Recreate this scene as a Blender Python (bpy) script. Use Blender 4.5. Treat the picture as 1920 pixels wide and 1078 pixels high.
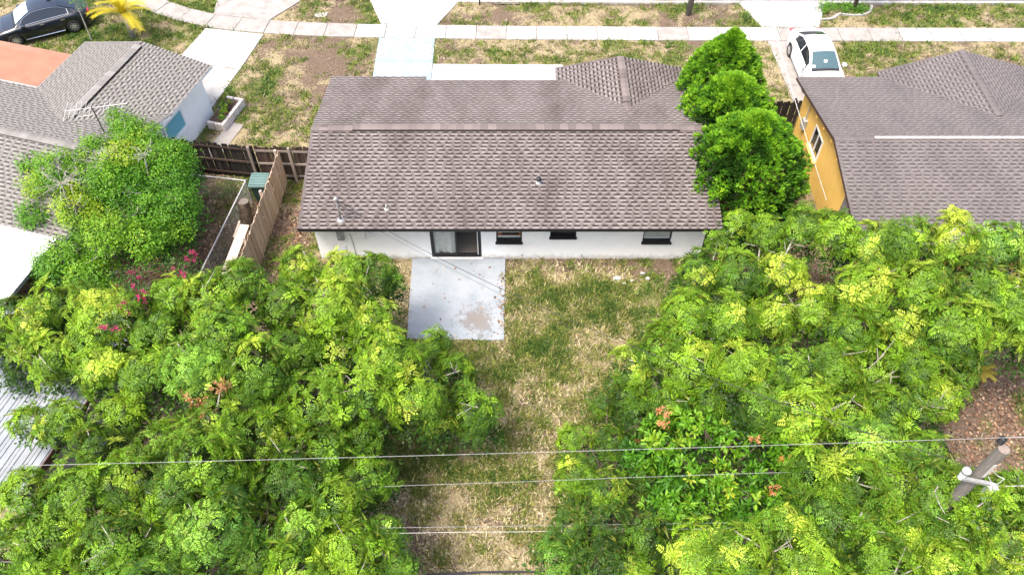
import bpy, bmesh, math, random
import numpy as np
from mathutils import Vector, Matrix
R = math.radians
random.seed(7); RNG = np.random.default_rng(11)
scene = bpy.context.scene
for o in list(bpy.data.objects): bpy.data.objects.remove(o)
COL = scene.collection

# ------------------------------------------------------------------ camera, sky, sun, exposure
CAM = (0.065, 0.0, 23.72); PITCH = 51.47; FPX = 1510.0
cd = bpy.data.cameras.new('camera'); cam = bpy.data.objects.new('camera', cd); COL.objects.link(cam)
cam.location = CAM; cam.rotation_euler = (R(90 - PITCH), 0, 0)
cd.sensor_width = 36.0; cd.sensor_fit = 'HORIZONTAL'; cd.lens = 36.0 * FPX / 1920.0
cd.clip_start = 0.5; cd.clip_end = 2000
scene.camera = cam
SUN_AZ, SUN_EL = 232.0, 65.0            # azimuth clockwise from +Y
world = bpy.data.worlds.new('World'); scene.world = world; world.use_nodes = True
wn = world.node_tree; wn.nodes.clear()
sky = wn.nodes.new('ShaderNodeTexSky'); sky.sky_type = 'NISHITA'; sky.sun_disc = False
sky.sun_elevation = R(SUN_EL); sky.sun_rotation = R(SUN_AZ); sky.dust_density = 5.0; sky.ozone_density = 0.6; sky.air_density = 0.8
bg = wn.nodes.new('ShaderNodeBackground'); bg.inputs['Strength'].default_value = 0.15
wo = wn.nodes.new('ShaderNodeOutputWorld')
wn.links.new(sky.outputs[0], bg.inputs[0]); wn.links.new(bg.outputs[0], wo.inputs[0])
sl = bpy.data.lights.new('sun', 'SUN'); sl.energy = 1.4; sl.angle = R(18); sl.color = (1.0, 0.95, 0.86)
so = bpy.data.objects.new('sun', sl); COL.objects.link(so); so.location = (0, 30, 60)
_d = Vector((math.sin(R(SUN_AZ)) * math.cos(R(SUN_EL)), math.cos(R(SUN_AZ)) * math.cos(R(SUN_EL)), math.sin(R(SUN_EL))))
so.rotation_euler = _d.to_track_quat('Z', 'Y').to_euler()
vs = scene.view_settings; vs.view_transform = 'Standard'; vs.look = 'None'; vs.gamma = 1.0; vs.use_curve_mapping = False
vs.exposure = 1.65
scene.render.engine = 'CYCLES'
scene.cycles.max_bounces = 6; scene.cycles.diffuse_bounces = 3; scene.cycles.transparent_max_bounces = 8

# ------------------------------------------------------------------ helpers
ORIG = {}
def tag(o, label=None, cat=None, group=None, kind=None):
    if label: o['label'] = label
    if cat: o['category'] = cat
    if group: o['group'] = group
    if kind: o['kind'] = kind
    return o
def empty(name, loc=(0, 0, 0), rz=0.0, local=False):
    o = bpy.data.objects.new(name, None); COL.objects.link(o)
    o.location = loc; o.rotation_euler = (0, 0, rz); o.empty_display_size = 0.2
    ORIG[o] = Vector((0, 0, 0)) if (local or rz) else Vector(loc)
    return o
def add_obj(name, me, parent=None, mats=()):
    o = bpy.data.objects.new(name, me); COL.objects.link(o)
    for m in mats: me.materials.append(m)
    if parent is not None:
        o.parent = parent; ORIG[o] = ORIG[parent]
    else: ORIG[o] = Vector((0, 0, 0))
    return o
def basis(z, x=None):
    z = Vector(z).normalized()
    x = Vector(x) if x is not None else (Vector((1, 0, 0)) if abs(z.x) < .9 else Vector((0, 1, 0)))
    y = z.cross(x).normalized(); x = y.cross(z)
    return x, y, z
class MB:
    def __init__(s): s.v = []; s.f = []; s.m = []
    def add(s, vs, fs, m=0):
        b = len(s.v); s.v += [tuple(p) for p in vs]; s.f += [tuple(b + i for i in f) for f in fs]; s.m += [m] * len(fs); return s
    def box(s, x0, x1, y0, y1, z0, z1, m=0):
        return s.add([(x0,y0,z0),(x1,y0,z0),(x1,y1,z0),(x0,y1,z0),(x0,y0,z1),(x1,y0,z1),(x1,y1,z1),(x0,y1,z1)],
                     [(0,3,2,1),(4,5,6,7),(0,1,5,4),(1,2,6,5),(2,3,7,6),(3,0,4,7)], m)
    def obox(s, c, ax, ay, az, m=0):      # centre and three half-axis vectors
        c, ax, ay, az = Vector(c), Vector(ax), Vector(ay), Vector(az)
        P = [c + i*ax + j*ay + k*az for k in (-1, 1) for j in (-1, 1) for i in (-1, 1)]
        return s.add(P, [(0,2,3,1),(4,5,7,6),(0,1,5,4),(1,3,7,5),(3,2,6,7),(2,0,4,6)], m)
    def slab(s, poly, z0, z1, m=0):       # vertical prism over a ccw polygon
        n = len(poly)
        return s.add([(x, y, z0) for x, y in poly] + [(x, y, z1) for x, y in poly],
                     [tuple(range(n - 1, -1, -1)), tuple(range(n, 2*n))] + [(i, (i+1) % n, n + (i+1) % n, n + i) for i in range(n)], m)
    def tube(s, pts, rad, n=8, m=0, cap=True):
        pts = [Vector(p) for p in pts]; k = len(pts)
        rad = [rad] * k if not hasattr(rad, '__len__') else rad
        V = []; x = None
        for i, p in enumerate(pts):
            d = pts[min(i+1, k-1)] - pts[max(i-1, 0)]
            if d.length < 1e-9: d = Vector((0, 0, 1))
            x, y, z = basis(d, x)
            V += [p + rad[i] * (math.cos(2*math.pi*j/n) * x + math.sin(2*math.pi*j/n) * y) for j in range(n)]
        F = [(i*n + j, i*n + (j+1) % n, (i+1)*n + (j+1) % n, (i+1)*n + j) for i in range(k-1) for j in range(n)]
        if cap: F += [tuple(range(n-1, -1, -1)), tuple((k-1)*n + j for j in range(n))]
        return s.add(V, F, m)
    def lathe(s, prof, c=(0,0,0), axis=(0,0,1), n=20, m=0):   # prof: (radius, height)
        x, y, z = basis(axis); c = Vector(c)
        V = [c + r*(math.cos(2*math.pi*j/n)*x + math.sin(2*math.pi*j/n)*y) + h*z for r, h in prof for j in range(n)]
        F = [(i*n+j, i*n+(j+1) % n, (i+1)*n+(j+1) % n, (i+1)*n+j) for i in range(len(prof)-1) for j in range(n)]
        return s.add(V, F, m)
    def grid(s, P, m=0):                  # P[i][j] points
        a, b = len(P), len(P[0])
        return s.add([p for r in P for p in r], [(i*b+j, i*b+j+1, (i+1)*b+j+1, (i+1)*b+j) for i in range(a-1) for j in range(b-1)], m)
    def mesh(s, name, off=Vector((0,0,0)), smooth=False):
        me = bpy.data.meshes.new(name)
        me.from_pydata([(p[0]-off[0], p[1]-off[1], p[2]-off[2]) for p in s.v], [], s.f)
        me.polygons.foreach_set('material_index', s.m)
        if smooth: me.polygons.foreach_set('use_smooth', [True]*len(s.f))
        me.update(); return me
    def build(s, name, mats, parent=None, smooth=False, bevel=0.0):
        off = ORIG[parent] if parent is not None else Vector((0, 0, 0))
        if not isinstance(mats, (list, tuple)): mats = [mats]
        o = add_obj(name, s.mesh(name, off, smooth), parent, mats)
        if bevel:
            b = o.modifiers.new('bevel', 'BEVEL'); b.width = bevel; b.segments = 2; b.limit_method = 'ANGLE'
        return o
def copy_tree(o, parent=None):
    c = o.copy(); COL.objects.link(c); c.parent = parent
    ORIG[c] = ORIG[o]
    for ch in list(o.children): copy_tree(ch, c)
    return c

# ------------------------------------------------------------------ procedural materials
def newmat(name):
    m = bpy.data.materials.new(name); m.use_nodes = True
    nt = m.node_tree; return m, nt, nt.nodes['Principled BSDF']
def nd(nt, t, **kw):
    n = nt.nodes.new(t)
    for k, v in kw.items():
        if k.startswith('i_'): n.inputs[k[2:].replace('_', ' ')].default_value = v
        else: setattr(n, k, v)
    return n
def c4(c): return (c[0], c[1], c[2], 1.0)
def ramp(nt, fac, stops):
    r = nd(nt, 'ShaderNodeValToRGB'); e = r.color_ramp.elements
    e[0].position, e[0].color = stops[0][0], c4(stops[0][1]); e[1].position, e[1].color = stops[-1][0], c4(stops[-1][1])
    for p, c in stops[1:-1]:
        x = e.new(p); x.color = c4(c)
    nt.links.new(fac, r.inputs[0]); return r.outputs[0]
def noise(nt, scale, detail=6, rough=.6, vec=None, dist=0.0):
    n = nd(nt, 'ShaderNodeTexNoise'); n.inputs['Scale'].default_value = scale; n.inputs['Detail'].default_value = detail
    n.inputs['Roughness'].default_value = rough; n.inputs['Distortion'].default_value = dist
    if vec is None:
        g = nt.nodes.get('Geometry') or nd(nt, 'ShaderNodeNewGeometry'); vec = g.outputs['Position']
    nt.links.new(vec, n.inputs['Vector']); return n.outputs['Fac']
def mixc(nt, fac, a, b, mode='MIX'):
    n = nd(nt, 'ShaderNodeMix', data_type='RGBA', blend_type=mode)
    for s, v in ((n.inputs['Factor'], fac), (n.inputs['A'], a), (n.inputs['B'], b)):
        if hasattr(v, 'links'): nt.links.new(v, s)
        elif isinstance(v, (int, float)): s.default_value = v
        else: s.default_value = c4(v)
    return n.outputs['Result']
def math_(nt, op, a, b=0.0):
    n = nd(nt, 'ShaderNodeMath', operation=op)
    for s, v in ((n.inputs[0], a), (n.inputs[1], b)):
        if hasattr(v, 'links'): nt.links.new(v, s)
        else: s.default_value = v
    return n.outputs[0]
def bump(nt, b, h, strength=.3, dist=.02):
    n = nd(nt, 'ShaderNodeBump'); n.inputs['Strength'].default_value = strength; n.inputs['Distance'].default_value = dist
    nt.links.new(h, n.inputs['Height']); nt.links.new(n.outputs[0], b.inputs['Normal'])
def pm(name, a, b, scale=6.0, rough=.7, bmp=0.2, metal=0.0, spec=.4, lo=.35, hi=.65, dist=.01, stain=None, stain_scale=1.2, stain_amt=.5, stain_lo=.52, stain_hi=.7):
    m, nt, p = newmat(name)
    n = noise(nt, scale)
    col = ramp(nt, n, [(lo, a), (hi, b)])
    if stain:
        s = noise(nt, stain_scale, 8, .65, dist=.6)
        f = ramp(nt, s, [(stain_lo, (0,0,0)), (stain_hi, (stain_amt,)*3)])
        col = mixc(nt, f, col, stain)
    nt.links.new(col, p.inputs['Base Color'])
    p.inputs['Roughness'].default_value = rough; p.inputs['Metallic'].default_value = metal; p.inputs['Specular IOR Level'].default_value = spec
    if bmp: bump(nt, p, noise(nt, scale*6, 4), bmp, dist)
    return m
def wood(name, dark, light, grey, rough=.85):
    m, nt, p = newmat(name)
    g = nd(nt, 'ShaderNodeNewGeometry'); mp = nd(nt, 'ShaderNodeMapping'); mp.inputs['Scale'].default_value = (14, 14, 1.4)
    nt.links.new(g.outputs['Position'], mp.inputs['Vector'])
    n = noise(nt, 2.0, 6, .6, mp.outputs[0])
    col = ramp(nt, n, [(.3, dark), (.55, light), (.75, grey)])
    oi = nd(nt, 'ShaderNodeObjectInfo')
    col = mixc(nt, .45, col, ramp(nt, oi.outputs['Random'], [(0, dark), (1, grey)]))
    nt.links.new(col, p.inputs['Base Color']); p.inputs['Roughness'].default_value = rough; p.inputs['Specular IOR Level'].default_value = .2
    bump(nt, p, n, .5, .01)
    return m
def shingle_mat(name, a, b, stain, samt=.5, sscale=.9):
    m, nt, p = newmat(name)
    g = nd(nt, 'ShaderNodeNewGeometry'); oi = nd(nt, 'ShaderNodeObjectInfo')
    r = math_(nt, 'FRACT', math_(nt, 'ADD', g.outputs['Random Per Island'], oi.outputs['Random']))
    col = mixc(nt, r, a, b)
    gr = noise(nt, 60, 3, .7)
    col = mixc(nt, .5, col, ramp(nt, gr, [(.3, tuple(x*.75 for x in a)), (.7, tuple(min(1, x*1.25) for x in b))]))
    mp = nd(nt, 'ShaderNodeMapping'); mp.inputs['Scale'].default_value = (1.0, .45, .45); nt.links.new(g.outputs['Position'], mp.inputs['Vector'])
    s = noise(nt, sscale, 7, .65, mp.outputs[0], .4)
    col = mixc(nt, ramp(nt, s, [(.42, (0,0,0)), (.68, (samt,)*3)]), col, stain)
    nt.links.new(col, p.inputs['Base Color']); p.inputs['Roughness'].default_value = .9; p.inputs['Specular IOR Level'].default_value = .3
    bump(nt, p, gr, .3, .004)
    return m
def leaf_mat(name, trans=.35, rough=.5):
    m, nt, p = newmat(name)
    at = nd(nt, 'ShaderNodeAttribute', attribute_name='tint')
    n = noise(nt, 14, 3)
    col = mixc(nt, .35, at.outputs['Color'], ramp(nt, n, [(.3, (.6,.6,.6)), (.7, (1.35,1.35,1.35))]), 'MULTIPLY')
    nt.links.new(col, p.inputs['Base Color']); p.inputs['Roughness'].default_value = rough; p.inputs['Specular IOR Level'].default_value = .35
    t = nd(nt, 'ShaderNodeBsdfTranslucent'); nt.links.new(col, t.inputs['Color'])
    mx = nd(nt, 'ShaderNodeMixShader'); mx.inputs[0].default_value = trans
    out = nt.nodes['Material Output']
    nt.links.new(p.outputs[0], mx.inputs[1]); nt.links.new(t.outputs[0], mx.inputs[2]); nt.links.new(mx.outputs[0], out.inputs['Surface'])
    return m
def plain(name, c, rough=.5, metal=0.0, spec=.5, coat=0.0):
    m, nt, p = newmat(name)
    n = noise(nt, 9, 4)
    col = ramp(nt, n, [(.3, tuple(x*.9 for x in c)), (.7, tuple(min(1, x*1.08) for x in c))])
    nt.links.new(col, p.inputs['Base Color']); p.inputs['Roughness'].default_value = rough; p.inputs['Metallic'].default_value = metal
    p.inputs['Specular IOR Level'].default_value = spec; p.inputs['Coat Weight'].default_value = coat; p.inputs['Coat Roughness'].default_value = .05
    return m

M = {}
M['stucco'] = pm('white_stucco', (.82,.84,.84), (.87,.88,.875), 3, .8, .25, stain=(.72,.74,.74), stain_scale=.8, stain_amt=.35, dist=.006)
def base_dirt(m, colr):
    nt = m.node_tree; p = nt.nodes['Principled BSDF']; src = p.inputs['Base Color'].links[0].from_socket
    g = nd(nt, 'ShaderNodeNewGeometry'); sx = nd(nt, 'ShaderNodeSeparateXYZ'); nt.links.new(g.outputs['Position'], sx.inputs[0])
    f = math_(nt, 'SUBTRACT', math_(nt, 'MULTIPLY', noise(nt, 4, 6, .7), .75), sx.outputs['Z'])
    nt.links.new(mixc(nt, ramp(nt, f, [(.12, (0,0,0)), (.42, (.75,.75,.75))]), src, colr), p.inputs['Base Color'])
base_dirt(M['stucco'], (.33,.28,.22))
M['stucco_left'] = pm('bright_white_stucco', (.87,.865,.85), (.90,.895,.88), 3, .8, .25, stain=(.76,.72,.66), stain_scale=.8, stain_amt=.3, dist=.006)
M['ochre'] = pm('ochre_siding', (.78,.49,.125), (.82,.53,.145), 2.5, .7, .15, stain=(.70,.42,.10), stain_scale=1.1, stain_amt=.4)
M['black_trim'] = plain('black_trim', (.012,.012,.014), .55)
M['white_trim'] = plain('white_trim', (.78,.78,.77), .5)
M['soffit'] = plain('soffit', (.55,.56,.56), .8)
M['concrete'] = pm('pale_concrete', (.31,.298,.282), (.41,.397,.38), 2.2, .85, .3, stain=(.20,.185,.165), stain_scale=1.3, stain_amt=.55, dist=.006)
M['concrete_grey'] = pm('weathered_concrete', (.215,.20,.185), (.315,.295,.275), 2.0, .88, .35, stain=(.26,.23,.20), stain_scale=1.0, stain_amt=.7, stain_lo=.45, dist=.006)
M['painted_drive'] = pm('pale_blue_painted_concrete', (.215,.295,.34), (.275,.34,.38), 1.5, .75, .25, stain=(.20,.21,.21), stain_scale=2.2, stain_amt=.7, stain_lo=.58, stain_hi=.72, dist=.005)
m, nt, p = newmat('blue_grey_painted_concrete'); M['patio'] = m
g_ = nd(nt, 'ShaderNodeNewGeometry'); vd = nd(nt, 'ShaderNodeVectorMath', operation='DISTANCE'); vd.inputs[1].default_value = (-1.2, 17.4, .06); nt.links.new(g_.outputs['Position'], vd.inputs[0])
col = ramp(nt, noise(nt, 1.3), [(.35, (.215,.245,.27)), (.65, (.27,.295,.315))])
blot = noise(nt, 5, 6, .7, dist=.8)
dk = math_(nt, 'SUBTRACT', math_(nt, 'ADD', blot, .22), math_(nt, 'MULTIPLY', vd.outputs['Value'], .30))
col = mixc(nt, ramp(nt, dk, [(.49, (0,0,0)), (.60, (.65,.65,.65))]), col, (.13,.105,.09))
col = mixc(nt, ramp(nt, math_(nt, 'SUBTRACT', math_(nt, 'ADD', blot, .42), math_(nt, 'MULTIPLY', vd.outputs['Value'], 1.1)), [(.5, (0,0,0)), (.66, (.6,.6,.6))]), col, (.17,.145,.125))
col = mixc(nt, ramp(nt, noise(nt, 3.1, 8, .75, dist=1.2), [(.56, (0,0,0)), (.70, (.55,.55,.55))]), col, (.13,.12,.115))
nt.links.new(col, p.inputs['Base Color']); p.inputs['Roughness'].default_value = .7; bump(nt, p, noise(nt, 9), .2, .006)
M['white_slab'] = pm('white_painted_concrete', (.42,.42,.415), (.52,.52,.51), 2, .8, .2, stain=(.36,.345,.32), stain_amt=.5)
M['asphalt'] = pm('asphalt', (.045,.045,.047), (.085,.083,.08), 5, .9, .4, dist=.006)
M['salmon'] = pm('salmon_rolled_roofing', (.235,.115,.072), (.275,.14,.09), 1.2, .85, .2, stain=(.32,.19,.14), stain_scale=.7, stain_amt=.5)
M['white_roof'] = pm('white_roof_coating', (.78,.78,.78), (.84,.84,.84), 1.5, .6, .1)
M['metal_roof'] = pm('pale_metal_sheet', (.20,.225,.245), (.26,.28,.30), 1.4, .4, .05, metal=.0, stain=(.19,.19,.19), stain_scale=1.0, stain_amt=.5)
M['rust_trim'] = plain('brown_steel', (.07,.035,.028), .7)
M['galv'] = pm('galvanised_steel', (.22,.22,.22), (.30,.30,.295), 8, .5, .05, metal=.2)
M['grey_box'] = pm('grey_enamel', (.28,.29,.28), (.38,.38,.36), 6, .6, .1)
M['pole_wood'] = wood('grey_pole_wood', (.07,.062,.055), (.15,.135,.12), (.24,.22,.20))
M['fence_dark'] = wood('blackened_fence_wood', (.007,.006,.0055), (.018,.015,.013), (.075,.066,.058))
M['fence_brown'] = wood('dark_brown_fence_wood', (.020,.012,.009), (.05,.034,.026), (.11,.08,.064))
M['fence_tan'] = wood('tan_fence_wood', (.25,.17,.105), (.40,.29,.19), (.50,.39,.28))
M['rail_wood'] = wood('weathered_rail_wood', (.12,.095,.08), (.22,.18,.15), (.33,.28,.24))
M['plank'] = wood('bleached_plank', (.36,.29,.23), (.48,.40,.33), (.58,.51,.44))
M['stump'] = wood('old_stump', (.07,.055,.045), (.14,.11,.09), (.24,.21,.18))
M['bark'] = pm('grey_bark', (.17,.15,.125), (.42,.385,.34), 7, .9, .5, dist=.02)
M['bark_dark'] = pm('brown_bark', (.05,.035,.025), (.13,.10,.07), 7, .9, .5, dist=.02)
M['bare_twig'] = pm('bleached_twig', (.26,.235,.205), (.40,.37,.33), 7, .9, .2)
M['leaf'] = leaf_mat('leaf'); M['conifer'] = leaf_mat('conifer_leaf', .2, .6); M['grass'] = leaf_mat('grass_blade', .3, .6)
M['petal'] = leaf_mat('petal', .35, .6)
M['wire'] = plain('aluminium_wire', (.24,.24,.235), .6); M['wire_dark'] = plain('black_cable', (.03,.03,.03), .6)
M['wire_pale'] = plain('pale_cable', (.45,.44,.42), .6)
M['rubber'] = plain('tyre_rubber', (.014,.014,.014), .85); M['rim'] = plain('alloy_rim', (.62,.62,.63), .3, .7)
M['rim_dark'] = plain('rim_shadow', (.03,.03,.03), .6)
M['car_black'] = plain('black_car_paint', (.006,.008,.014), .22, 0, .5, 1.0)
M['car_white'] = plain('white_car_paint', (.80,.80,.80), .3, 0, .5, 1.0)
M['car_grey'] = plain('charcoal_car_paint', (.03,.032,.036), .3, 0, .5, 1.0)
M['chrome'] = plain('chrome', (.75,.75,.76), .15, 1.0)
M['car_glass'] = plain('tinted_car_glass', (.012,.016,.02), .06, 0, .6, .5)
M['wind_glass'] = plain('windshield_glass', (.055,.10,.115), .05, 0, .5, .15)
M['wind_glass_bright'] = plain('pale_windshield_glass', (.30,.42,.44), .05, 0, 1.0, 1.0)
M['lamp_clear'] = plain('clear_lamp', (.6,.6,.6), .1); M['lamp_red'] = plain('red_lamp', (.35,.01,.012), .15)
M['paper'] = plain('white_paper', (.8,.8,.8), .7)
M['curtain'] = pm('grey_curtain', (.62,.61,.57), (.74,.73,.69), 4, .9, .1)
M['pine_floor'] = wood('plank_floor', (.20,.14,.11), (.32,.25,.20), (.44,.37,.32))
M['blind'] = plain('white_blind', (.66,.66,.64), .6); M['room_dark'] = plain('dark_room', (.03,.028,.025), .9)
M['orange_wood'] = plain('orange_cabinet', (.50,.16,.06), .6)
M['teal'] = plain('teal_shutter', (.16,.42,.46), .6); M['grey_wood'] = wood('grey_plywood', (.14,.13,.12), (.22,.205,.19), (.30,.28,.26))
M['soil'] = pm('dark_soil', (.05,.03,.02), (.12,.08,.055), 14, .95, .6)
M['bin_body'] = plain('green_bin_plastic', (.02,.05,.05), .6); M['bin_lid'] = plain('faded_bin_lid', (.10,.17,.16), .7)
M['planter_brick'] = pm('planter_block', (.52,.45,.40), (.66,.60,.55), 6, .9, .4)
def glass(name, tint=(.95,.97,.97), mixr=.93):
    m, nt, p = newmat(name)
    t = nd(nt, 'ShaderNodeBsdfTransparent'); t.inputs[0].default_value = c4(tint)
    p.inputs['Base Color'].default_value = (.02,.025,.03,1); p.inputs['Roughness'].default_value = .04
    w = nd(nt, 'ShaderNodeTexNoise'); w.inputs['Scale'].default_value = 2
    mx = nd(nt, 'ShaderNodeMixShader'); mx.inputs[0].default_value = mixr
    nt.links.new(p.outputs[0], mx.inputs[1]); nt.links.new(t.outputs[0], mx.inputs[2]); nt.links.new(mx.outputs[0], nt.nodes['Material Output'].inputs['Surface'])
    return m
M['glass'] = glass('window_glass')

# ------------------------------------------------------------------ numeric noise
_T = np.random.default_rng(5).random((256, 256))
def vnoise(x, y, s, ox=0.0):
    x = np.asarray(x, float) / s + 37.3 + ox; y = np.asarray(y, float) / s + 91.7 + ox * 1.7
    xi = np.floor(x).astype(int); yi = np.floor(y).astype(int); fx = x - xi; fy = y - yi
    fx = fx*fx*(3-2*fx); fy = fy*fy*(3-2*fy)
    g = lambda a, b: _T[a % 256, b % 256]
    return (g(xi,yi)*(1-fx)+g(xi+1,yi)*fx)*(1-fy)+(g(xi,yi+1)*(1-fx)+g(xi+1,yi+1)*fx)*fy
def blob(x, y, cx, cy, rx, ry, p=2.0):
    return np.exp(-(((x-cx)/rx)**2 + ((y-cy)/ry)**2) ** (p/2))
def green_w(x, y):
    n = .27*vnoise(x, y, 2.2) + .37*vnoise(x, y, .62, 3) + .36*vnoise(x, y, .26, 9)
    w = .56 + 2.8*(n - .5)
    w = w + .22*blob(x, y, 2.5, 18.6, 3.4, 1.3) + .12*blob(x, y, .6, 15.5, 1.8, 1.6) + .25*blob(x, y, -1.0, 14.6, 1.5, .8)
    w = w - .40*blob(x, y, 1.8, 13.2, 1.2, 1.6) - .34*blob(x, y, -1.0, 9.8, 2.4, 2.4) - .45*blob(x, y, 4.4, 19.6, 3.0, .5)
    w = w - .55*blob(x, y, -9.4, 32.6, 1.6, 3.2) - .6*blob(x, y, -8.6, 36.8, 1.0, .9) + .12*blob(x, y, -11.8, 30, 1.8, 4)
    w = w + .28*blob(x, y, 22, 36.8, 7, .9) + .3*blob(x, y, -20, 33.5, 5, 3) + .05*blob(x, y, 6, 33.6, 8, 1)
    w = w - .35*blob(x, y, -12, 21.5, 2.6, 3.2) - .5*blob(x, y, 16.3, 13.6, 2.5, 2.6) - .25*blob(x, y, -8.6, 21.5, .9, 3) - .2*blob(x, y, 10, 22, 2.5, 5)
    return w
def dirt_w(x, y):
    n = .45*vnoise(x, y, 1.6, 21) + .55*vnoise(x, y, .42, 33)
    w = .33 + 1.7*(n - .5)
    w = w + .55*blob(x, y, -9.2, 32.4, 1.7, 3.4) + .4*blob(x, y, -8.7, 36.8, 1.2, 1) + .35*blob(x, y, -2.4, 36.8, 1.2, 1) + .62*blob(x, y, -12, 21.5, 2.4, 3)
    w = w + .8*blob(x, y, 16.3, 13.6, 2.5, 2.6) + .6*blob(x, y, 9.8, 21, 2.2, 5) + .45*blob(x, y, 4.4, 19.8, 3.0, .45) + .35*blob(x, y, -8.6, 21, .9, 3)
    w = w + .6*blob(x, y, -9.5, 12, 5, 5) + .6*blob(x, y, 9.5, 12, 5, 5) + .25*blob(x, y, -8.0, 28, .6, 4)
    w = w + .55*np.exp(-((y-20.05)/.38)**2)*((x > -.1) & (x < 8))
    return w

# ------------------------------------------------------------------ ground, road, pavements
def axis_pts(lo, hi, step, far):
    core = np.arange(lo, hi + 1e-6, step)
    return np.concatenate([[-far, lo - 60, lo - 15, lo - 4], core, [hi + 4, hi + 15, hi + 60, far]])
gx = axis_pts(-30, 30, .28, 400); gy = axis_pts(3, 44, .28, 400)
GX, GY = np.meshgrid(gx, gy); nx_, ny_ = len(gx), len(gy)
gz = np.where((GX > -29) & (GX < 29) & (GY > 4) & (GY < 43), .035*(vnoise(GX, GY, 1.1, 4) - .5) - .02, -.02)
_kx = [k[0] for k in ((-60,58),(-40,50.5),(-26,44.0),(-17,40.3),(-11,38.7),(-5,38.05),(0,37.92),(27,37.85),(70,37.8))]; _ky = [58,50.5,44.0,40.3,38.7,38.05,37.92,37.85,37.8]
gz = np.where(GY > np.interp(GX, _kx, _ky) + .06, -.4, gz)
gv = np.stack([GX.ravel(), GY.ravel(), gz.ravel()], 1)
idx = np.arange(nx_*ny_).reshape(ny_, nx_)
gq = np.stack([idx[:-1,:-1], idx[:-1,1:], idx[1:,1:], idx[1:,:-1]], -1).reshape(-1, 4)
def np_mesh(name, v, f, tint=None, smooth=False):
    me = bpy.data.meshes.new(name); k = f.shape[1]
    me.vertices.add(len(v)); me.vertices.foreach_set('co', np.ascontiguousarray(v, np.float32).ravel())
    me.loops.add(f.size); me.loops.foreach_set('vertex_index', np.ascontiguousarray(f, np.int32).ravel())
    me.polygons.add(len(f)); me.polygons.foreach_set('loop_start', np.arange(0, f.size, k, dtype=np.int32))
    if smooth: me.polygons.foreach_set('use_smooth', np.ones(len(f), bool))
    me.update(calc_edges=True)
    if tint is not None:
        a = me.color_attributes.new('tint', 'FLOAT_COLOR', 'POINT')
        a.data.foreach_set('color', np.concatenate([tint, np.ones((len(v), 1))], 1).astype(np.float32).ravel())
    return me
gt = np.stack([np.clip(green_w(GX, GY), 0, 1).ravel(), np.clip(dirt_w(GX, GY), 0, 1).ravel(), np.zeros(GX.size)], 1)
m, nt, p = newmat('patchy_lawn')
at = nd(nt, 'ShaderNodeAttribute', attribute_name='tint'); sp = nd(nt, 'ShaderNodeSeparateColor'); nt.links.new(at.outputs['Color'], sp.inputs[0])
n1 = noise(nt, 9, 5, .7); n2 = noise(nt, 28, 4, .7); n3 = noise(nt, 3.1, 5, .65)
dry = ramp(nt, n2, [(.3, (.095,.072,.038)), (.5, (.26,.21,.115)), (.72, (.47,.41,.29))])
soil = ramp(nt, n2, [(.3, (.025,.017,.012)), (.5, (.115,.08,.055)), (.72, (.30,.235,.18))])
grn = ramp(nt, n2, [(.3, (.035,.055,.01)), (.5, (.095,.12,.025)), (.75, (.20,.21,.06))])
fd = math_(nt, 'ADD', sp.outputs[1], math_(nt, 'MULTIPLY', math_(nt, 'SUBTRACT', n1, .5), 1.5))
fg = math_(nt, 'ADD', sp.outputs[0], math_(nt, 'MULTIPLY', math_(nt, 'SUBTRACT', n3, .5), 1.3))
col = mixc(nt, ramp(nt, fd, [(.38, (0,0,0)), (.62, (1,1,1))]), dry, soil)
col = mixc(nt, ramp(nt, fg, [(.48, (0,0,0)), (.80, (.8,.8,.8))]), col, grn)
nt.links.new(col, p.inputs['Base Color']); p.inputs['Roughness'].default_value = .95; p.inputs['Specular IOR Level'].default_value = .15
bump(nt, p, n2, .8, .03)
ground = add_obj('ground', np_mesh('ground', gv, gq, gt, True), None, [m]); tag(ground, kind='structure', label='patchy dry lawn with bare sand and green weeds')

KERB = [(-60, 58), (-40, 50.5), (-26, 44.0), (-17, 40.3), (-11, 38.7), (-5, 38.05), (0, 37.92), (27, 37.85), (70, 37.8)]
WALK = [(-34, 46.5), (-24, 41.0), (-19.6, 38.35), (-17.2, 36.95), (-15.2, 36.2), (-12.4, 35.72), (-9, 35.45), (-4, 35.3), (0, 35.22), (8, 35.14), (17, 35.08), (30, 35.0), (44, 34.95)]
def resample(P, step):
    P = [Vector((a, b)) for a, b in P]; out = [P[0].copy()]; acc = 0
    for a, b in zip(P, P[1:]):
        d = b - a; L = d.length; t = step - acc
        while t <= L: out.append(a + d * (t / L)); t += step
        acc = L - (t - step)
    return out
def offset(P, d):
    out = []
    for i, p in enumerate(P):
        t = (P[min(i+1, len(P)-1)] - P[max(i-1, 0)]).normalized(); out.append(p + Vector((-t.y, t.x)) * d)
    return out
def smooth_poly(P, it=2):
    P = [Vector(p) for p in P]
    for _ in range(it):
        Q = [P[0]]
        for a, b in zip(P, P[1:]): Q += [a*.75 + b*.25, a*.25 + b*.75]
        P = Q + [P[-1]]
    return P
kp = smooth_poly(KERB); ka, kb, kc = offset(kp, 0.0), offset(kp, .24), offset(kp, 9.5)
mb = MB()
for i in range(len(kp)-1): mb.add([(*kb[i], -.10), (*kb[i+1], -.10), (*kc[i+1], -.10), (*kc[i], -.10)], [(0,1,2,3)])
tag(mb.build('street', M['asphalt']), 'grey asphalt street along the top of the picture', kind='structure')
mb = MB(); k0, k1 = offset(kp, .0), offset(kp, .20); k2 = offset(kp, .32)
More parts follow.
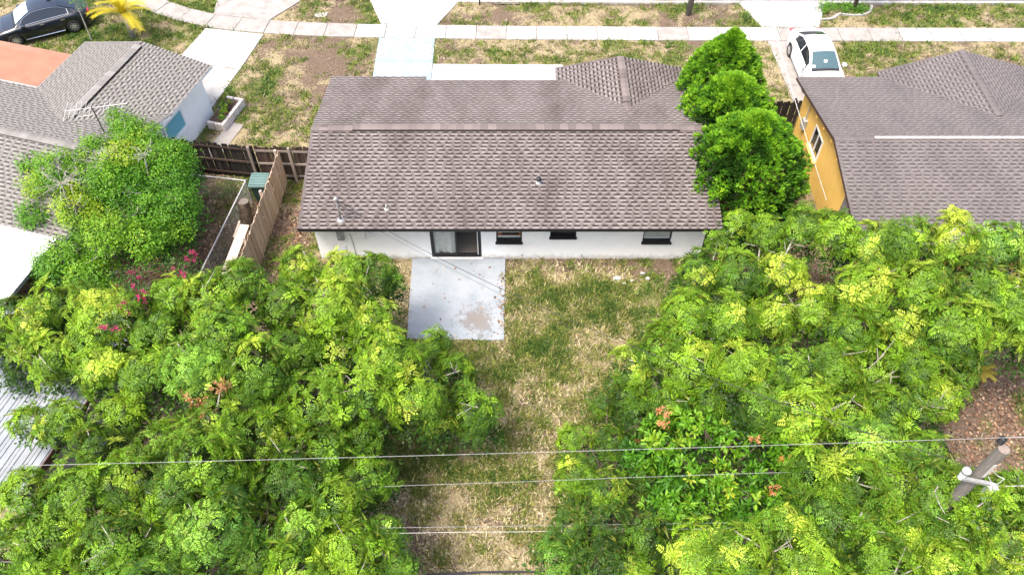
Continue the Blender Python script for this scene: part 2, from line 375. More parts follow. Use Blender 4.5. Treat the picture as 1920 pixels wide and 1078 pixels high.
for i in range(len(kp)-1):
    A = [(*k0[i], -.1), (*k0[i], .03), (*k1[i], .03), (*k1[i], -.08), (*k2[i], -.094)]
    B = [(*k0[i+1], -.1), (*k0[i+1], .03), (*k1[i+1], .03), (*k1[i+1], -.08), (*k2[i+1], -.094)]
    for j in range(4): mb.add([A[j], B[j], B[j+1], A[j+1]], [(0,1,2,3)])
tag(mb.build('kerb', M['concrete']), 'pale concrete kerb along the street', kind='structure')

HARD = []      # polygons without grass
def poly_slab(name, poly, z1, mat, parent=None, z0=-.12, bevel=.012):
    HARD.append(poly)
    return MB().slab(poly, z0, z1).build(name, mat, parent, bevel=bevel)
sw = empty('sidewalk', (0, 35.2, 0)); tag(sw, 'pale concrete sidewalk running across the whole block', kind='structure')
wp = resample([tuple(v) for v in smooth_poly(WALK)], 1.52); wa, wb = offset(wp, .56), offset(wp, -.56)
for i in range(len(wp)-1):
    if not (-27 < wp[i].x < 29): continue
    t = (wp[i+1]-wp[i]).normalized() * .012
    q = [tuple(wb[i]+t), tuple(wb[i+1]-t), tuple(wa[i+1]-t), tuple(wa[i]+t)]
    px = wp[i].x
    grey = px < -8.4 or 12 < px < 18.4 or random.random() < .08
    z = .035 + random.uniform(-.006, .01)
    poly_slab('slab', q, z, M['concrete_grey'] if grey else M['concrete'], sw)
def drive(name, label, quads, cat='driveway'):
    r = empty(name, (quads[0][0][0][0], quads[0][0][0][1], 0)); tag(r, label, kind='structure')
    for q, z, mt in quads: poly_slab('slab', q, z, mt, r)
drive('driveway', 'pale blue painted driveway of the white house with stains', [
    ([(-6.55,31.0),(-3.76,31.0),(-3.77,32.85),(-6.56,32.85)], .03, M['painted_drive']),
    ([(-6.56,32.87),(-3.77,32.87),(-3.78,34.72),(-6.57,34.78)], .032, M['painted_drive']),
    ([(-6.58,35.98),(-3.78,35.87),(-2.75,38.02),(-7.45,38.30)], .034, M['white_slab'])])
drive('driveway', 'concrete driveway running past the grey roofed house at the left', [
    ([(-15.0,29.0),(-13.75,29.0),(-13.0,32.2),(-16.2,32.9)], .028, M['concrete']),
    ([(-16.2,32.92),(-12.98,32.22),(-12.4,35.08),(-15.42,35.62)], .03, M['concrete']),
    ([(-15.3,36.85),(-12.35,36.32),(-10.75,38.45),(-15.6,39.7)], .034, M['concrete_grey'])])
drive('driveway', 'worn grey concrete driveway under the white car', [
    ([(13.1,27.6),(15.9,27.6),(15.75,31.0),(12.98,31.0)], .028, M['concrete_grey']),
    ([(12.98,31.02),(15.75,31.02),(15.65,34.52),(12.78,34.52)], .03, M['concrete_grey']),
    ([(12.74,35.72),(15.62,35.68),(16.45,37.87),(11.95,37.87)], .034, M['concrete'])])
o = poly_slab('front_walk', [(-3.74,28.0),(2.6,28.0),(2.5,32.55),(-3.74,32.62)], .045, M['white_slab']); tag(o, 'bright white concrete front walk beside the blue driveway', kind='structure')
pt = empty('patio', (-2, 18.4, 0)); tag(pt, 'blue grey painted concrete patio with dirt stains by the sliding door', kind='structure')
poly_slab('slab', [(-3.70,16.52),(-0.22,16.45),(-0.19,20.30),(-3.79,20.30)], .06, M['patio'], pt)
o = poly_slab('path_strip', [(-13.3,26.2),(-12.6,26.0),(-11.95,28.2),(-12.65,28.4)], .02, M['concrete_grey']); tag(o, 'short worn concrete strip below the planter', kind='structure')

# ------------------------------------------------------------------ shingled roofs
VARIANTS = [(.12,.22),(.10,.17),(.14,.26),(.09,.20),(.16,.24),(.11,.15)]
EXPO = .165
def shingle_mb(tw, gw):
    b = MB(); E = EXPO
    for (u0, u1, h, hid) in ((0, tw, .017, 0), (tw, tw+gw, .007, 1)):
        top = .003
        if hid == 0:
            b.add([(u0,0,0),(u1,0,0),(u1,0,h),(u0,0,h),(u1,E+.012,top),(u0,E+.012,top)], [(0,1,2,3),(3,2,4,5)], 0)
            b.add([(u1,0,0),(u1,E,0),(u1,E+.012,top),(u1,0,h)], [(0,1,2,3)], 1)
            b.add([(u0,0,0),(u0,0,h),(u0,E+.012,top),(u0,E,0)], [(0,1,2,3)], 1)
        else:
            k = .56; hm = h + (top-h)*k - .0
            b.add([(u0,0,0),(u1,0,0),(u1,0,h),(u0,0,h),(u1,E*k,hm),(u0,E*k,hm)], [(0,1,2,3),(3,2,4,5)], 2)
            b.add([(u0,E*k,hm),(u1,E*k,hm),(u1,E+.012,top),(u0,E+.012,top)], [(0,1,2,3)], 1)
    return b
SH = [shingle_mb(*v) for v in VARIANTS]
class Roof:
    def __init__(s, seed): s.P = []; s.r = random.Random(seed)
    def slope(s, o, u, v, L, S, clip=None):
        o, u, v = Vector(o), Vector(u).normalized(), Vector(v).normalized(); n = u.cross(v)
        rows = int(round(S / EXPO)); e = S / rows
        for i in range(rows):
            a, b = (0, L) if clip is None else clip(i * e + e*.5)
            if b - a < .15: continue
            ks = []; w = 0; off = s.r.uniform(0, .25)
            while w < b - a: k = s.r.randrange(len(VARIANTS)); ks.append(k); w += sum(VARIANTS[k])
            f = (b - a) / w; x = a
            for k in ks:
                s.P.append((o + u*x + v*(i*e) + n*.006, u, v, n, f, k)); x += sum(VARIANTS[k]) * f
    def build(s, roof, mats, want, z_rot=None):
        C = Vector(CAM); mw = z_rot or Matrix()
        sc = [(((mw @ p[0]) - C).length if want(mw @ p[0]) else 1e9, i) for i, p in enumerate(s.P)]
        sc.sort(); single = set(i for d, i in sc[:300] if d < 1e8)
        off = ORIG[roof]
        meshes = []
        for b in SH:
            me = b.mesh('shingle'); [me.materials.append(m) for m in mats]; meshes.append(me)
        big = MB(); T = Matrix()
        for i, (q, u, v, n, f, k) in enumerate(s.P):
            if i in single:
                o = bpy.data.objects.new('shingle', meshes[k]); COL.objects.link(o); o.parent = roof
                mt = Matrix(((u.x*f, v.x, n.x, q.x-off.x), (u.y*f, v.y, n.y, q.y-off.y), (u.z*f, v.z, n.z, q.z-off.z), (0,0,0,1)))
                o.matrix_local = mt
            else:
                b = SH[k]; base = len(big.v)
                big.v += [tuple(q + u*(p[0]*f) + v*p[1] + n*p[2]) for p in b.v]
                big.f += [tuple(base + j for j in fc) for fc in b.f]; big.m += b.m
        o = big.build('shingles', mats, roof); tag(o, kind='stuff')
def ridge_caps(roof, a, b, dn, half, raise_, mats, step=.28, z_up=(0,0,1)):
    """individual bent cap pieces along a ridge from a to b; dn = drop per metre sideways"""
    a, b = Vector(a), Vector(b); d = b - a; L = d.length; d.normalize(); sd = d.cross(Vector((0,0,1))).normalized()
    n = max(2, int(L/step)); st = L/n
    w = half
    mbx = MB(); h0, h1 = raise_ + .012, raise_
    A = lambda x, y, z: (x, y, z)
    for sgn in (-1, 1):
        mbx.add([A(0,0,h0),A(st,0,h1),A(st,sgn*w,h1-dn*w),A(0,sgn*w,h0-dn*w)], [(0,1,2,3) if sgn < 0 else (3,2,1,0)], 0)
        mbx.add([A(0,sgn*w,h0-dn*w),A(st,sgn*w,h1-dn*w),A(st,sgn*w,-dn*w),A(0,sgn*w,-dn*w)], [(0,1,2,3)], 1)  # dark second material on the sides paints the shadow under the raised cap
    mbx.add([A(0,0,h0),A(0,w,h0-dn*w),A(0,w,-dn*w),A(0,0,0),A(0,-w,-dn*w),A(0,-w,h0-dn*w)], [(0,1,2,3),(0,3,4,5)], 0)
    mbx.add([A(st,0,h1),A(st,w,h1-dn*w),A(st,w,-dn*w),A(st,0,0),A(st,-w,-dn*w),A(st,-w,h1-dn*w)], [(3,2,1,0),(5,4,3,0)], 0)
    me = mbx.mesh('ridge_cap'); [me.materials.append(m) for m in mats]
    off = ORIG[roof]
    for i in range(n):
        o = bpy.data.objects.new('ridge_cap', me); COL.objects.link(o); o.parent = roof
        q = a + d*(i*st) - off
        o.matrix_local = Matrix(((d.x, sd.x, 0, q.x), (d.y, sd.y, 0, q.y), (d.z, sd.z, 1, q.z), (0,0,0,1)))
def deck(mbx, poly3, th, m_top=0, m_edge=1, m_bot=2):
    n = len(poly3); T = [Vector(p) for p in poly3]; B = [p - Vector((0,0,th)) for p in T]
    mbx.add(T, [tuple(range(n))], m_top); mbx.add(B, [tuple(range(n-1,-1,-1))], m_bot)
    for i in range(n):
        j = (i+1) % n; mbx.add([B[i], B[j], T[j], T[i]], [(0,1,2,3)], m_edge)

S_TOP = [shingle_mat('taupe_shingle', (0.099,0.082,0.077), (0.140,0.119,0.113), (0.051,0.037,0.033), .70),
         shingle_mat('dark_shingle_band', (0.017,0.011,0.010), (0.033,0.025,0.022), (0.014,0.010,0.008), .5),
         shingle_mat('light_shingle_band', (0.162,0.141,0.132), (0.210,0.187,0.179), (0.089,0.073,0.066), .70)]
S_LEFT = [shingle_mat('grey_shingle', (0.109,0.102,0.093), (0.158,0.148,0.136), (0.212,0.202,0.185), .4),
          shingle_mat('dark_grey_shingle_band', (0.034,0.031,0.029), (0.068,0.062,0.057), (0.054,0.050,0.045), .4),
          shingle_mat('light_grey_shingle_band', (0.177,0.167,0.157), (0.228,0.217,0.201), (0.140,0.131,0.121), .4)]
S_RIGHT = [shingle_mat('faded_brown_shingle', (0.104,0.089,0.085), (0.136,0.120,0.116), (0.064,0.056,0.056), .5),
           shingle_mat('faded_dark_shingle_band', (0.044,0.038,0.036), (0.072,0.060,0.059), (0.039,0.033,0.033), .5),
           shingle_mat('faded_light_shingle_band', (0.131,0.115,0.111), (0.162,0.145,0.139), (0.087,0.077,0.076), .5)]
CAPS_MAIN = [shingle_mat('cap_shingle', (0.060,0.049,0.045), (0.204,0.170,0.159), (0.089,0.071,0.065), .3), M['black_trim']]
CAPS_LEFT = [shingle_mat('grey_cap_shingle', (0.115,0.108,0.101), (0.259,0.245,0.230), (0.108,0.101,0.094), .3), M['black_trim']]

# ------------------------------------------------------------------ the white house
H = empty('white_house', (0, 24.1, 0)); tag(H, 'white stucco house with brown shingle roof in the centre', 'house')
YW, YF = 20.32, 27.86; XL, XR = -7.3, 7.3; WT = 2.47
RX0, RX1 = -7.65, 7.65; EY0, EZ = 19.694, 2.389; RY, RZ = 24.09, 3.304; SLP = (RZ-EZ)/(RY-EY0)
FY1 = RY + (RZ-EZ)/SLP      # 28.486
wins = [(-3.02,-1.10,.09,2.12), (-.53,.44,.96,2.06), (1.49,2.47,1.24,2.06), (4.98,6.06,.96,2.06)]
mb = MB()
def wall_open(mb, x0, x1, y0, y1, z0, z1, ops):
    xs = x0
    for a, b, c, d in sorted(ops):
        mb.box(xs, a, y0, y1, z0, z1); mb.box(a, b, y0, y1, z0, c) if c > z0 else None; mb.box(a, b, y0, y1, d, z1); xs = b
    mb.box(xs, x1, y0, y1, z0, z1)
wall_open(mb, XL, XR, YW, YW+.2, -.1, WT, wins)
mb.box(XL, XR, YF-.2, YF, -.1, 2.40)
for x in (XL, XR-.2):
    mb.add([(x,YW+.2,-.1),(x+.2,YW+.2,-.1),(x+.2,YF-.2,-.1),(x,YF-.2,-.1)], [(3,2,1,0)])
    prof = [(YW+.2,-.1),(YF-.2,-.1),(YF-.2,2.40),(RY,3.13),(YW+.2,WT)]
    mb.add([(x,a,b) for a,b in prof]+[(x+.2,a,b) for a,b in prof], [(4,3,2,1,0),(5,6,7,8,9)]+[(i,(i+1)%5,5+(i+1)%5,5+i) for i in range(5)])
mb.box(2.3, 7.1, YF, 28.7, -.1, 2.36)
mb.add([(2.3,28.6,2.36),(7.1,28.6,2.36),(4.66,28.6,2.85),(2.3,28.7,2.36),(7.1,28.7,2.36),(4.66,28.7,2.85)], [(0,1,2),(5,4,3),(0,2,5,3),(1,4,5,2)])
wall = mb.build('wall', M['stucco'], H)
mb = MB(); mb.box(XL+.2, XR-.2, YW+1.6, YW+1.7, 0, 2.4, 0); mb.box(XL+.2, XR-.2, YW+.2, YW+1.6, -.05, .075, 1); mb.box(XL+.2, XR-.2, YW+.2, YW+1.6, 2.38, 2.42, 0)
mb.build('interior', [M['room_dark'], M['pine_floor']], H)
mb = MB()
zf = lambda y: RZ - SLP*(y-RY)
deck(mb, [(RX0,EY0,EZ),(RX1,EY0,EZ),(RX1,RY,RZ),(RX0,RY,RZ)], .13)
deck(mb, [(RX0,RY,RZ-.001),(RX1,RY,RZ-.001),(RX1,28.08,zf(28.08)),(-3.6,28.08,zf(28.08)),(-3.6,FY1,EZ),(RX0,FY1,EZ)], .13)
WX0, WX1, WXM, WY1 = 1.93, 7.45, 4.69, 29.10; WZ = 2.985; WS = (WZ-EZ)/(WXM-WX0)
deck(mb, [(WX0,WY1,EZ),(WX0,28.1,EZ),(WXM,25.3,WZ),(WXM,WY1,WZ)], .12)
deck(mb, [(WX1,28.1,EZ),(WX1,WY1,EZ),(WXM,WY1,WZ),(WXM,25.3,WZ)], .12)
roof = mb.build('roof', [S_TOP[1], M['black_trim'], M['soffit']], H)
mb = MB(); mb.box(RX0-.012, RX1+.012, EY0-.022, EY0-.002, EZ-.15, EZ+.006); mb.build('drip_edge', M['black_trim'], roof)
rf = Roof(3); ca = math.cos(math.atan(SLP)); sa = math.sin(math.atan(SLP)); SL = (RY-EY0)/ca
rf.slope((RX0,EY0-.02,EZ-.004), (1,0,0), (0,ca,sa), RX1-RX0, SL)
def clipF(v):
    y = FY1 - v*ca
    return (0, RX1-RX0) if y < 28.08 else (RX1+3.6, RX1-RX0)
rf.slope((RX1,FY1,EZ), (-1,0,0), (0,-ca,sa), RX1-RX0, SL, clipF)
wa_ = math.atan(WS); cw, sw_ = math.cos(wa_), math.sin(wa_); WSL = (WXM-WX0)/cw
def yint(v): return RY + (RZ-(EZ+v*sw_))/SLP
rf.slope((WX0,WY1,EZ), (0,-1,0), (cw,0,sw_), 4, WSL, lambda v: (0, WY1-yint(v)+.22))
rf.slope((WX1,25.0,EZ), (0,1,0), (-cw,0,sw_), 4, WSL, lambda v: (yint(v)-25.0-.22, WY1-25.0))
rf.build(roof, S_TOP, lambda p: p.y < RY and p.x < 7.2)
ridge_caps(roof, (RX0,RY,RZ+.012), (-6.06,RY,RZ+.012), SLP, .15, .018, CAPS_MAIN)
ridge_caps(roof, (-6.05,RY,RZ+.012), (6.5,RY,RZ+.012), SLP, .17, .075, CAPS_MAIN, .30)
ridge_caps(roof, (6.51,RY,RZ+.012), (RX1,RY,RZ+.012), SLP, .15, .018, CAPS_MAIN)
ridge_caps(roof, (WXM,25.55,WZ+.012), (WXM,26.0,WZ+.012), WS, .15, .018, CAPS_MAIN)
ridge_caps(roof, (WXM,26.01,WZ+.012), (WXM,28.4,WZ+.012), WS, .16, .07, CAPS_MAIN)
ridge_caps(roof, (WXM,28.41,WZ+.012), (WXM,WY1,WZ+.012), WS, .15, .018, CAPS_MAIN)
# vents, mast on the roof
zb = lambda y: EZ + SLP*(y-EY0)
mb = MB(); y = 21.6
mb.lathe([(.10,0),(.10,.03),(.055,.05),(.055,.2),(.0,.2)], (1.05,y,zb(y)-.01), n=14, m=0); mb.lathe([(.085,.16),(.085,.26),(.0,.27)], (1.05,y,zb(y)), n=14, m=1)
mb.build('roof_vent', [M['grey_box'], M['black_trim']], roof, True)
mb = MB(); y = 20.5; mb.tube([(-4.5,y,zb(y)-.02),(-4.5,y,zb(y)+.22)], .03, 10); mb.lathe([(.09,0),(.04,.05)], (-4.5,y,zb(y)), n=12); mb.build('vent_pipe', M['grey_box'], roof, True)
mb = MB(); y = 20.05; x = -6.12
mb.tube([(x,y,zb(y)-.05),(x-.02,y+.02,zb(y)+1.0)], .032, 10); mb.lathe([(.07,-.03),(.09,.06),(.05,.13),(.0,.14)], (x-.02,y+.02,zb(y)+.97), n=12)
mb.lathe([(.16,0),(.15,.02),(.05,.07)], (x,y,zb(y)), n=14)
mast = mb.build('service_mast', M['galv'], roof, True)
mb = MB(); mb.tube([(x-.02,y+.02,zb(y)+.85),(x+.35,y+.1,zb(y)+.35),(x+.75,y+.12,zb(y)+.06)], .011, 6); mb.tube([(x-.02,y+.02,zb(y)+.7),(x+.3,y-.05,zb(y)+.25),(x+.62,y+.05,zb(y)+.05)], .011, 6)
mb.tube([(x-.02,y+.02,zb(y)+.95),(x+.3,y+.2,zb(y)+.5),(x+.55,y+.1,zb(y)+.4),(x+.8,y-.1,zb(y)+.3)], .014, 6); mb.build('guy_wire', M['wire_dark'], roof)
# sliding door
x0,x1,z0,z1 = wins[0]
dr = MB(); fy = YW+.03
for a in ((x0,x0+.07,z0,z1),(x1-.07,x1,z0,z1),(x0+.07,x1-.07,z0,z0+.07),(x0+.07,x1-.07,z1-.06,z1)): dr.box(a[0],a[1],fy,fy+.1,a[2],a[3])
door = dr.build('sliding_door', M['black_trim'], H)
xm = (x0+x1)/2
for a,b,dy in ((x0+.07,xm+.03,.03),(xm-.03,x1-.07,.07)):
    mb = MB(); mb.box(a,a+.05,fy+dy-.012,fy+dy+.018,z0+.07,z1-.06); mb.box(b-.05,b,fy+dy-.012,fy+dy+.018,z0+.07,z1-.06); mb.box(a+.05,b-.05,fy+dy-.012,fy+dy+.018,z0+.07,z0+.13)
    mb.build('door_leaf', M['black_trim'], door)
    MB().box(a+.05,b-.05,fy+dy,fy+dy+.006,z0+.13,z1-.06).build('pane', M['glass'], door)
MB().box(x1-.15,x1-.125,fy-.02,fy+.02,z0+.13,z1-.1).build('door_handle', M['white_trim'], door)
P = [[(a, YW+.16+.02*math.sin(a*23)+.012*math.sin(a*51+1)+.03*(1-zz/2.0)*math.sin(a*9), zz) for zz in (.18,.7,1.3,2.1)] for a in np.linspace(x0+.09, xm-.02, 60)]
MB().grid(P).build('curtain', M['curtain'], door, True)
MB().box(x0-.05,x1+.05,YW-.07,YW+.2,.06,z0).build('door_sill', M['white_trim'], door)
# windows
for i,(a,b,c,d) in enumerate(wins[1:]):
    mb = MB(); f0, f1 = YW+.06, YW+.12
    for q in ((a,a+.05,c,d),(b-.05,b,c,d),(a+.05,b-.05,c,c+.05),(a+.05,b-.05,d-.05,d),(a+.05,b-.05,(c+d)/2+.05,(c+d)/2+.09)): mb.box(q[0],q[1],f0,f1,q[2],q[3])
    w = mb.build('window', M['black_trim'], H)
    MB().box(a+.05,b-.05,f0+.02,f0+.026,c+.05,d-.05).build('pane', M['glass'], w)
    MB().box(a-.03,b+.03,YW-.09,YW+.055,c-.05,c+.015).build('sill', M['black_trim'], w)
    mb = MB()
    if i == 0: mb.box(a+.06,b-.06,YW+.10,YW+.13,1.12,1.19,0); mb.box(a+.06,b-.06,YW+.10,YW+.13,1.40,1.44,0); mb.box(a+.02,b-.02,YW+.15,YW+.17,1.09,2.04,1); mb.box(a+.2,b-.12,YW+.125,YW+.145,1.23,1.34,3); mb.box(a+.05,b-.05,YW+.09,YW+.12,.99,1.08,3)
    elif i == 1: mb.box(a+.05,b-.05,YW+.10,YW+.12,1.44,1.60,2); mb.box(a+.05,b-.05,YW+.13,YW+.15,1.27,2.02,3)
    else:
        for k in range(16): mb.box(a+.05,b-.05,YW+.105,YW+.112,1.15+k*.055,1.15+k*.055+.05,2)
        mb.box(a+.05,b-.05,YW+.10,YW+.115,1.06,1.14,4); mb.box(a+.05,b-.05,YW+.10,YW+.13,.99,1.05,3)
    mb.build('window_blind' if i else 'shelf', [M['paper'], M['orange_wood'], M['blind'], M['room_dark'], M['white_trim']], w)
# wall fittings
mb = MB(); mb.box(-6.47,-6.22,YW-.13,YW,1.18,1.75,0); mb.lathe([(.085,0),(.085,.06),(.06,.09),(0,.09)], (-6.345,YW-.13,1.36), (0,-1,0), 16, 1); mb.tube([(-6.345,YW-.06,1.75),(-6.345,YW-.06,2.5)], .03, 8, 0)
mb.build('electric_meter', [M['grey_box'], M['galv']], H)
mb = MB(); mb.box(-5.78,-5.42,YW-.09,YW,1.2,1.68); mb.box(-5.77,-5.43,YW-.1,YW-.092,1.58,1.6); mb.build('fuse_box', M['white_trim'], H)
MB().box(-5.3,-5.12,YW-.07,YW,1.28,1.5).build('junction_box', M['white_trim'], H)
mb = MB(); mb.tube([(-6.0,YW-.02,1.45),(-5.96,YW-.02,1.1),(-5.93,YW-.02,.0)], .014, 6); mb.tube([(-6.25,YW-.02,.75),(-6.25,YW-.02,0)], .012, 6); mb.build('conduit', M['grey_box'], H)
for x in (-3.22, -.92):
    mb = MB(); mb.box(x-.05,x+.05,YW-.05,YW,1.62,1.76,0); mb.lathe([(.05,0),(.06,.1),(.045,.1),(.03,.07),(0,.07)], (x,YW-.05,1.68), (0,-.8,-.6), 12, 0); mb.lathe([(.028,.075),(0,.078)], (x,YW-.05,1.68), (0,-.8,-.6), 12, 1)
    mb.build('wall_lamp', [M['white_trim'], M['black_trim']], H)
mb = MB(); mb.lathe([(.07,0),(.075,.05),(.05,.12),(0,.13)], (-.70,YW,1.66), (0,-1,-.2), 12); mb.build('security_camera', M['white_trim'], H)
for x in (.45, 2.75):
    mb = MB(); mb.tube([(x,YW+.01,.22),(x,YW-.06,.22),(x+.01,YW-.1,.17)], .014, 6, 0); mb.lathe([(.04,-.006),(.04,.006)], (x,YW-.06,.28), n=10, m=1); mb.tube([(x,YW-.06,.2),(x,YW-.06,.29)], .008, 6, 1)
    mb.build('hose_tap', [M['grey_box'], M['black_trim']], H)

# ------------------------------------------------------------------ the ochre house at the right
Hr = empty('ochre_house', (19, 23.3, 0)); tag(Hr, 'ochre walled house with faded brown roof at the right edge', 'house')
X0 = 12.2; X1 = 34.0; e0, ez, ry, rz, e1 = 18.2, 2.43, 23.3, 3.47, 28.4
mb = MB(); prof = [(18.8,-.1),(27.8,-.1),(27.8,2.42),(ry,3.28),(18.8,2.42)]
for x, s in ((12.55, 0),):
    mb.add([(x,a,b) for a,b in prof]+[(x+.2,a,b) for a,b in prof], [(4,3,2,1,0),(5,6,7,8,9)]+[(i,(i+1)%5,5+(i+1)%5,5+i) for i in range(5)])
mb.box(12.76,33.5,18.8,19.0,-.1,2.42); mb.box(12.76,33.5,27.6,27.8,-.1,2.42)
mb.build('wall', M['ochre'], Hr)
gb = random.Random(2)
for k in range(28):      # vertical boards of the gable wall
    y = 21.45 + k*.22
    if y > 27.6: break
    zt = (3.26 - abs(y+.1-ry)*.205)
    cuts = [(0.0, zt)] if not (24.62 < y+.11 < 25.72) else [(0.0, 1.06), (2.12, zt)]
    for z0_, z1_ in cuts: MB().box(12.53, 12.548, y+.004, y+.216, z0_, z1_-.02).build('board', M['ochre'], Hr)
for k in range(3): MB().box(12.527, 12.548, 19.0+k*.81, 19.0+k*.81+.80, 0.0, 2.35).build('panel', M['grey_wood'], Hr)
mb = MB(); wy0, wy1, wz0, wz1 = 24.62, 25.72, 1.06, 2.12
for q in ((wy0,wy0+.06,wz0,wz1),(wy1-.06,wy1,wz0,wz1),(wy0+.06,wy1-.06,wz0,wz0+.06),(wy0+.06,wy1-.06,wz1-.06,wz1),((wy0+wy1)/2-.03,(wy0+wy1)/2+.03,wz0+.06,wz1-.06)): mb.box(12.50,12.56,q[0],q[1],q[2],q[3])
w = mb.build('window', M['white_trim'], Hr)
MB().box(12.525,12.545,wy0+.06,wy1-.06,wz0+.06,wz1-.06).build('pane', M['car_glass'], w)
MB().box(12.38,12.52,wy0-.06,wy1+.06,wz0-.08,wz0-.005).build('sill', M['ochre'], w)
mb = MB(); mb.box(12.36,12.528,26.55,26.85,1.1,1.55); mb.tube([(12.45,26.7,1.55),(12.45,26.7,2.5)], .025, 8); mb.build('electric_meter', M['grey_box'], Hr)
for k in range(5):
    y = 21.6+k*.95; z = rz - .2 - abs(y-ry)*.205
    MB().box(12.24, 12.526, y, y+.05, z-.16, z-.06).build('rafter_tail', M['ochre'], Hr)
mb = MB(); deck(mb, [(X0,e0,ez),(X1,e0,ez),(X1,ry,rz),(X0,ry,rz)], .12); deck(mb, [(X0,ry,rz-.001),(X1,ry,rz-.001),(X1,e1,ez),(X0,e1,ez)], .12)
sr = (rz-ez)/(ry-e0); sf = (rz-ez)/(e1-ry)
wx0, wxm, wzr, wy1 = 15.75, 19.25, 3.15, 29.3; wsl = (wzr-ez)/(wxm-wx0); wx1 = 2*wxm-wx0
deck(mb, [(wx0,wy1-.5,ez),(wx0,28.0,ez),(wxm,24.6,wzr),(wxm,wy1,wzr)], .1); deck(mb, [(wx1,28.0,ez),(wx1,wy1-.5,ez),(wxm,wy1,wzr),(wxm,24.6,wzr)], .1)
roofr = mb.build('roof', [S_RIGHT[1], M['rust_trim'], M['soffit']], Hr)
rr = Roof(8)
a_ = math.atan(sr); rr.slope((X0,e0-.02,ez), (1,0,0), (0,math.cos(a_),math.sin(a_)), 14.5, (ry-e0)/math.cos(a_))
a_ = math.atan(sf); rr.slope((X0+14.5,e1,ez), (-1,0,0), (0,-math.cos(a_),math.sin(a_)), 14.5, (e1-ry)/math.cos(a_))
a_ = math.atan(wsl); cq, sq = math.cos(a_), math.sin(a_)
def yi2(v): return ry + (rz-(ez+v*sq))/sf
rr.slope((wx0,wy1,ez), (0,-1,0), (cq,0,sq), 4, (wxm-wx0)/cq, lambda v: (.5-.5*v*cq/(wxm-wx0), wy1-yi2(v)+.2))
rr.slope((wx1,24.0,ez), (0,1,0), (-cq,0,sq), 4, (wxm-wx0)/cq, lambda v: (yi2(v)-24.0-.2, wy1-24.0-.5+.5*v*cq/(wxm-wx0)))
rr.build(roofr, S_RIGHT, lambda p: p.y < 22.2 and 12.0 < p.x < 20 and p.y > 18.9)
CAPS_R = [S_RIGHT[0], S_RIGHT[1]]
ridge_caps(roofr, (X0,ry,rz+.012), (13.7,ry,rz+.012), sr, .15, .018, CAPS_R)
ridge_caps(roofr, (wxm,25.0,wzr+.012), (wxm,wy1,wzr+.012), wsl, .15, .018, CAPS_R)
mb = MB(); 
for k in range(6): mb.box(13.72+k*2.4, 13.72+k*2.4+2.39, ry-.07, ry+.07, rz, rz+.075)
mb.build('ridge_vent', pm('aluminium_ridge_vent', (.33,.29,.265), (.40,.36,.335), 4, .5, .05), roofr, bevel=.03)
mb = MB(); mb.lathe([(.09,0),(.05,.05),(.05,.35),(0,.36)], (13.95,18.95,ez+.15), n=12); mb.build('vent_pipe', M['galv'], roofr, True)

# ------------------------------------------------------------------ the grey-roofed house at the left (turned to follow the bend)
LA = (-12.92, 29.23, 0); LR = -16.0
Hl = empty('grey_roofed_house', LA, R(LR)); tag(Hl, 'white walled house with grey shingle roof and antenna at the left', 'house')
LMAT = Matrix.Translation(LA) @ Matrix.Rotation(R(LR), 4, 'Z')
def LW(s, t, z=0): return LMAT @ Vector((s, t, z))
lez, lrz, lrt, lt0, lt1 = 2.4, 3.36, -6.97, -10.5, -3.42
mb = MB(); prof = [(-9.95,-.1),(-.5,-.1),(-.5,2.34),(-4.0,2.38),(lrt,3.18),(-9.95,2.38)]
wv = [(-9.95,-.1),(-3.9,-.1),(-3.9,2.38),(lrt,3.18),(-9.95,2.38)]
mb.add([(-.4,a,b) for a,b in wv]+[(-.6,a,b) for a,b in wv], [(0,1,2,3,4),(9,8,7,6,5)]+[(5+i,5+(i+1)%5,(i+1)%5,i) for i in range(5)])
mb.box(-.6,-.4,-3.9,-.5,-.1,2.36); mb.box(-5.9,-.6,-.7,-.5,-.1,2.36); mb.box(-5.9,-5.7,-4,-.7,-.1,2.36); mb.box(-14,-.6,-9.95,-9.75,-.1,2.38); mb.box(-14,-5.9,-4.1,-3.9,-.1,2.38)
mb.add([(-5.9,-.6,2.36),(-.4,-.6,2.36),(-3.17,-.6,2.9)], [(0,1,2)])
mb.build('wall', M['stucco_left'], Hl)
mb = MB()
deck(mb, [(-15,lt0,lez),(0,lt0,lez),(0,lrt,lrz),(-15,lrt,lrz)], .12); deck(mb, [(-15,lrt,lrz-.001),(0,lrt,lrz-.001),(0,lt1,lez),(-15,lt1,lez)], .12)
ls = (lrz-lez)/(lrt-lt0); lwz, lwm, lwh = 3.02, -3.17, 3.17; lws = (lwz-lez)/lwh
deck(mb, [(lwm-lwh,0,lez),(lwm-lwh,-3.6,lez),(lwm,-6.0,lwz),(lwm,0,lwz)], .1); deck(mb, [(0,-3.3,lez),(0,0,lez),(lwm,0,lwz),(lwm,-6.0,lwz)], .1)
roofl = mb.build('roof', [S_LEFT[1], M['white_trim'], M['soffit']], Hl)
rl = Roof(21); a_ = math.atan(ls); cq, sq = math.cos(a_), math.sin(a_)
rl.slope((-13,lt0-.02,lez), (1,0,0), (0,cq,sq), 13, (lrt-lt0)/cq); rl.slope((0,lt1+.02,lez), (-1,0,0), (0,-cq,sq), 13, (lt1-lrt)/cq)
a2 = math.atan(lws); c2, s2 = math.cos(a2), math.sin(a2); lsf = (lrz-lez)/(lt1-lrt)
def ti(v): return lrt + (lrz-(lez+v*s2))/lsf
rl.slope((lwm-lwh,0,lez), (0,-1,0), (c2,0,s2), 4, lwh/c2, lambda v: (0, -ti(v)+.2))
rl.slope((0,-7,lez), (0,1,0), (-c2,0,s2), 4, lwh/c2, lambda v: (ti(v)+7-.2, 7))
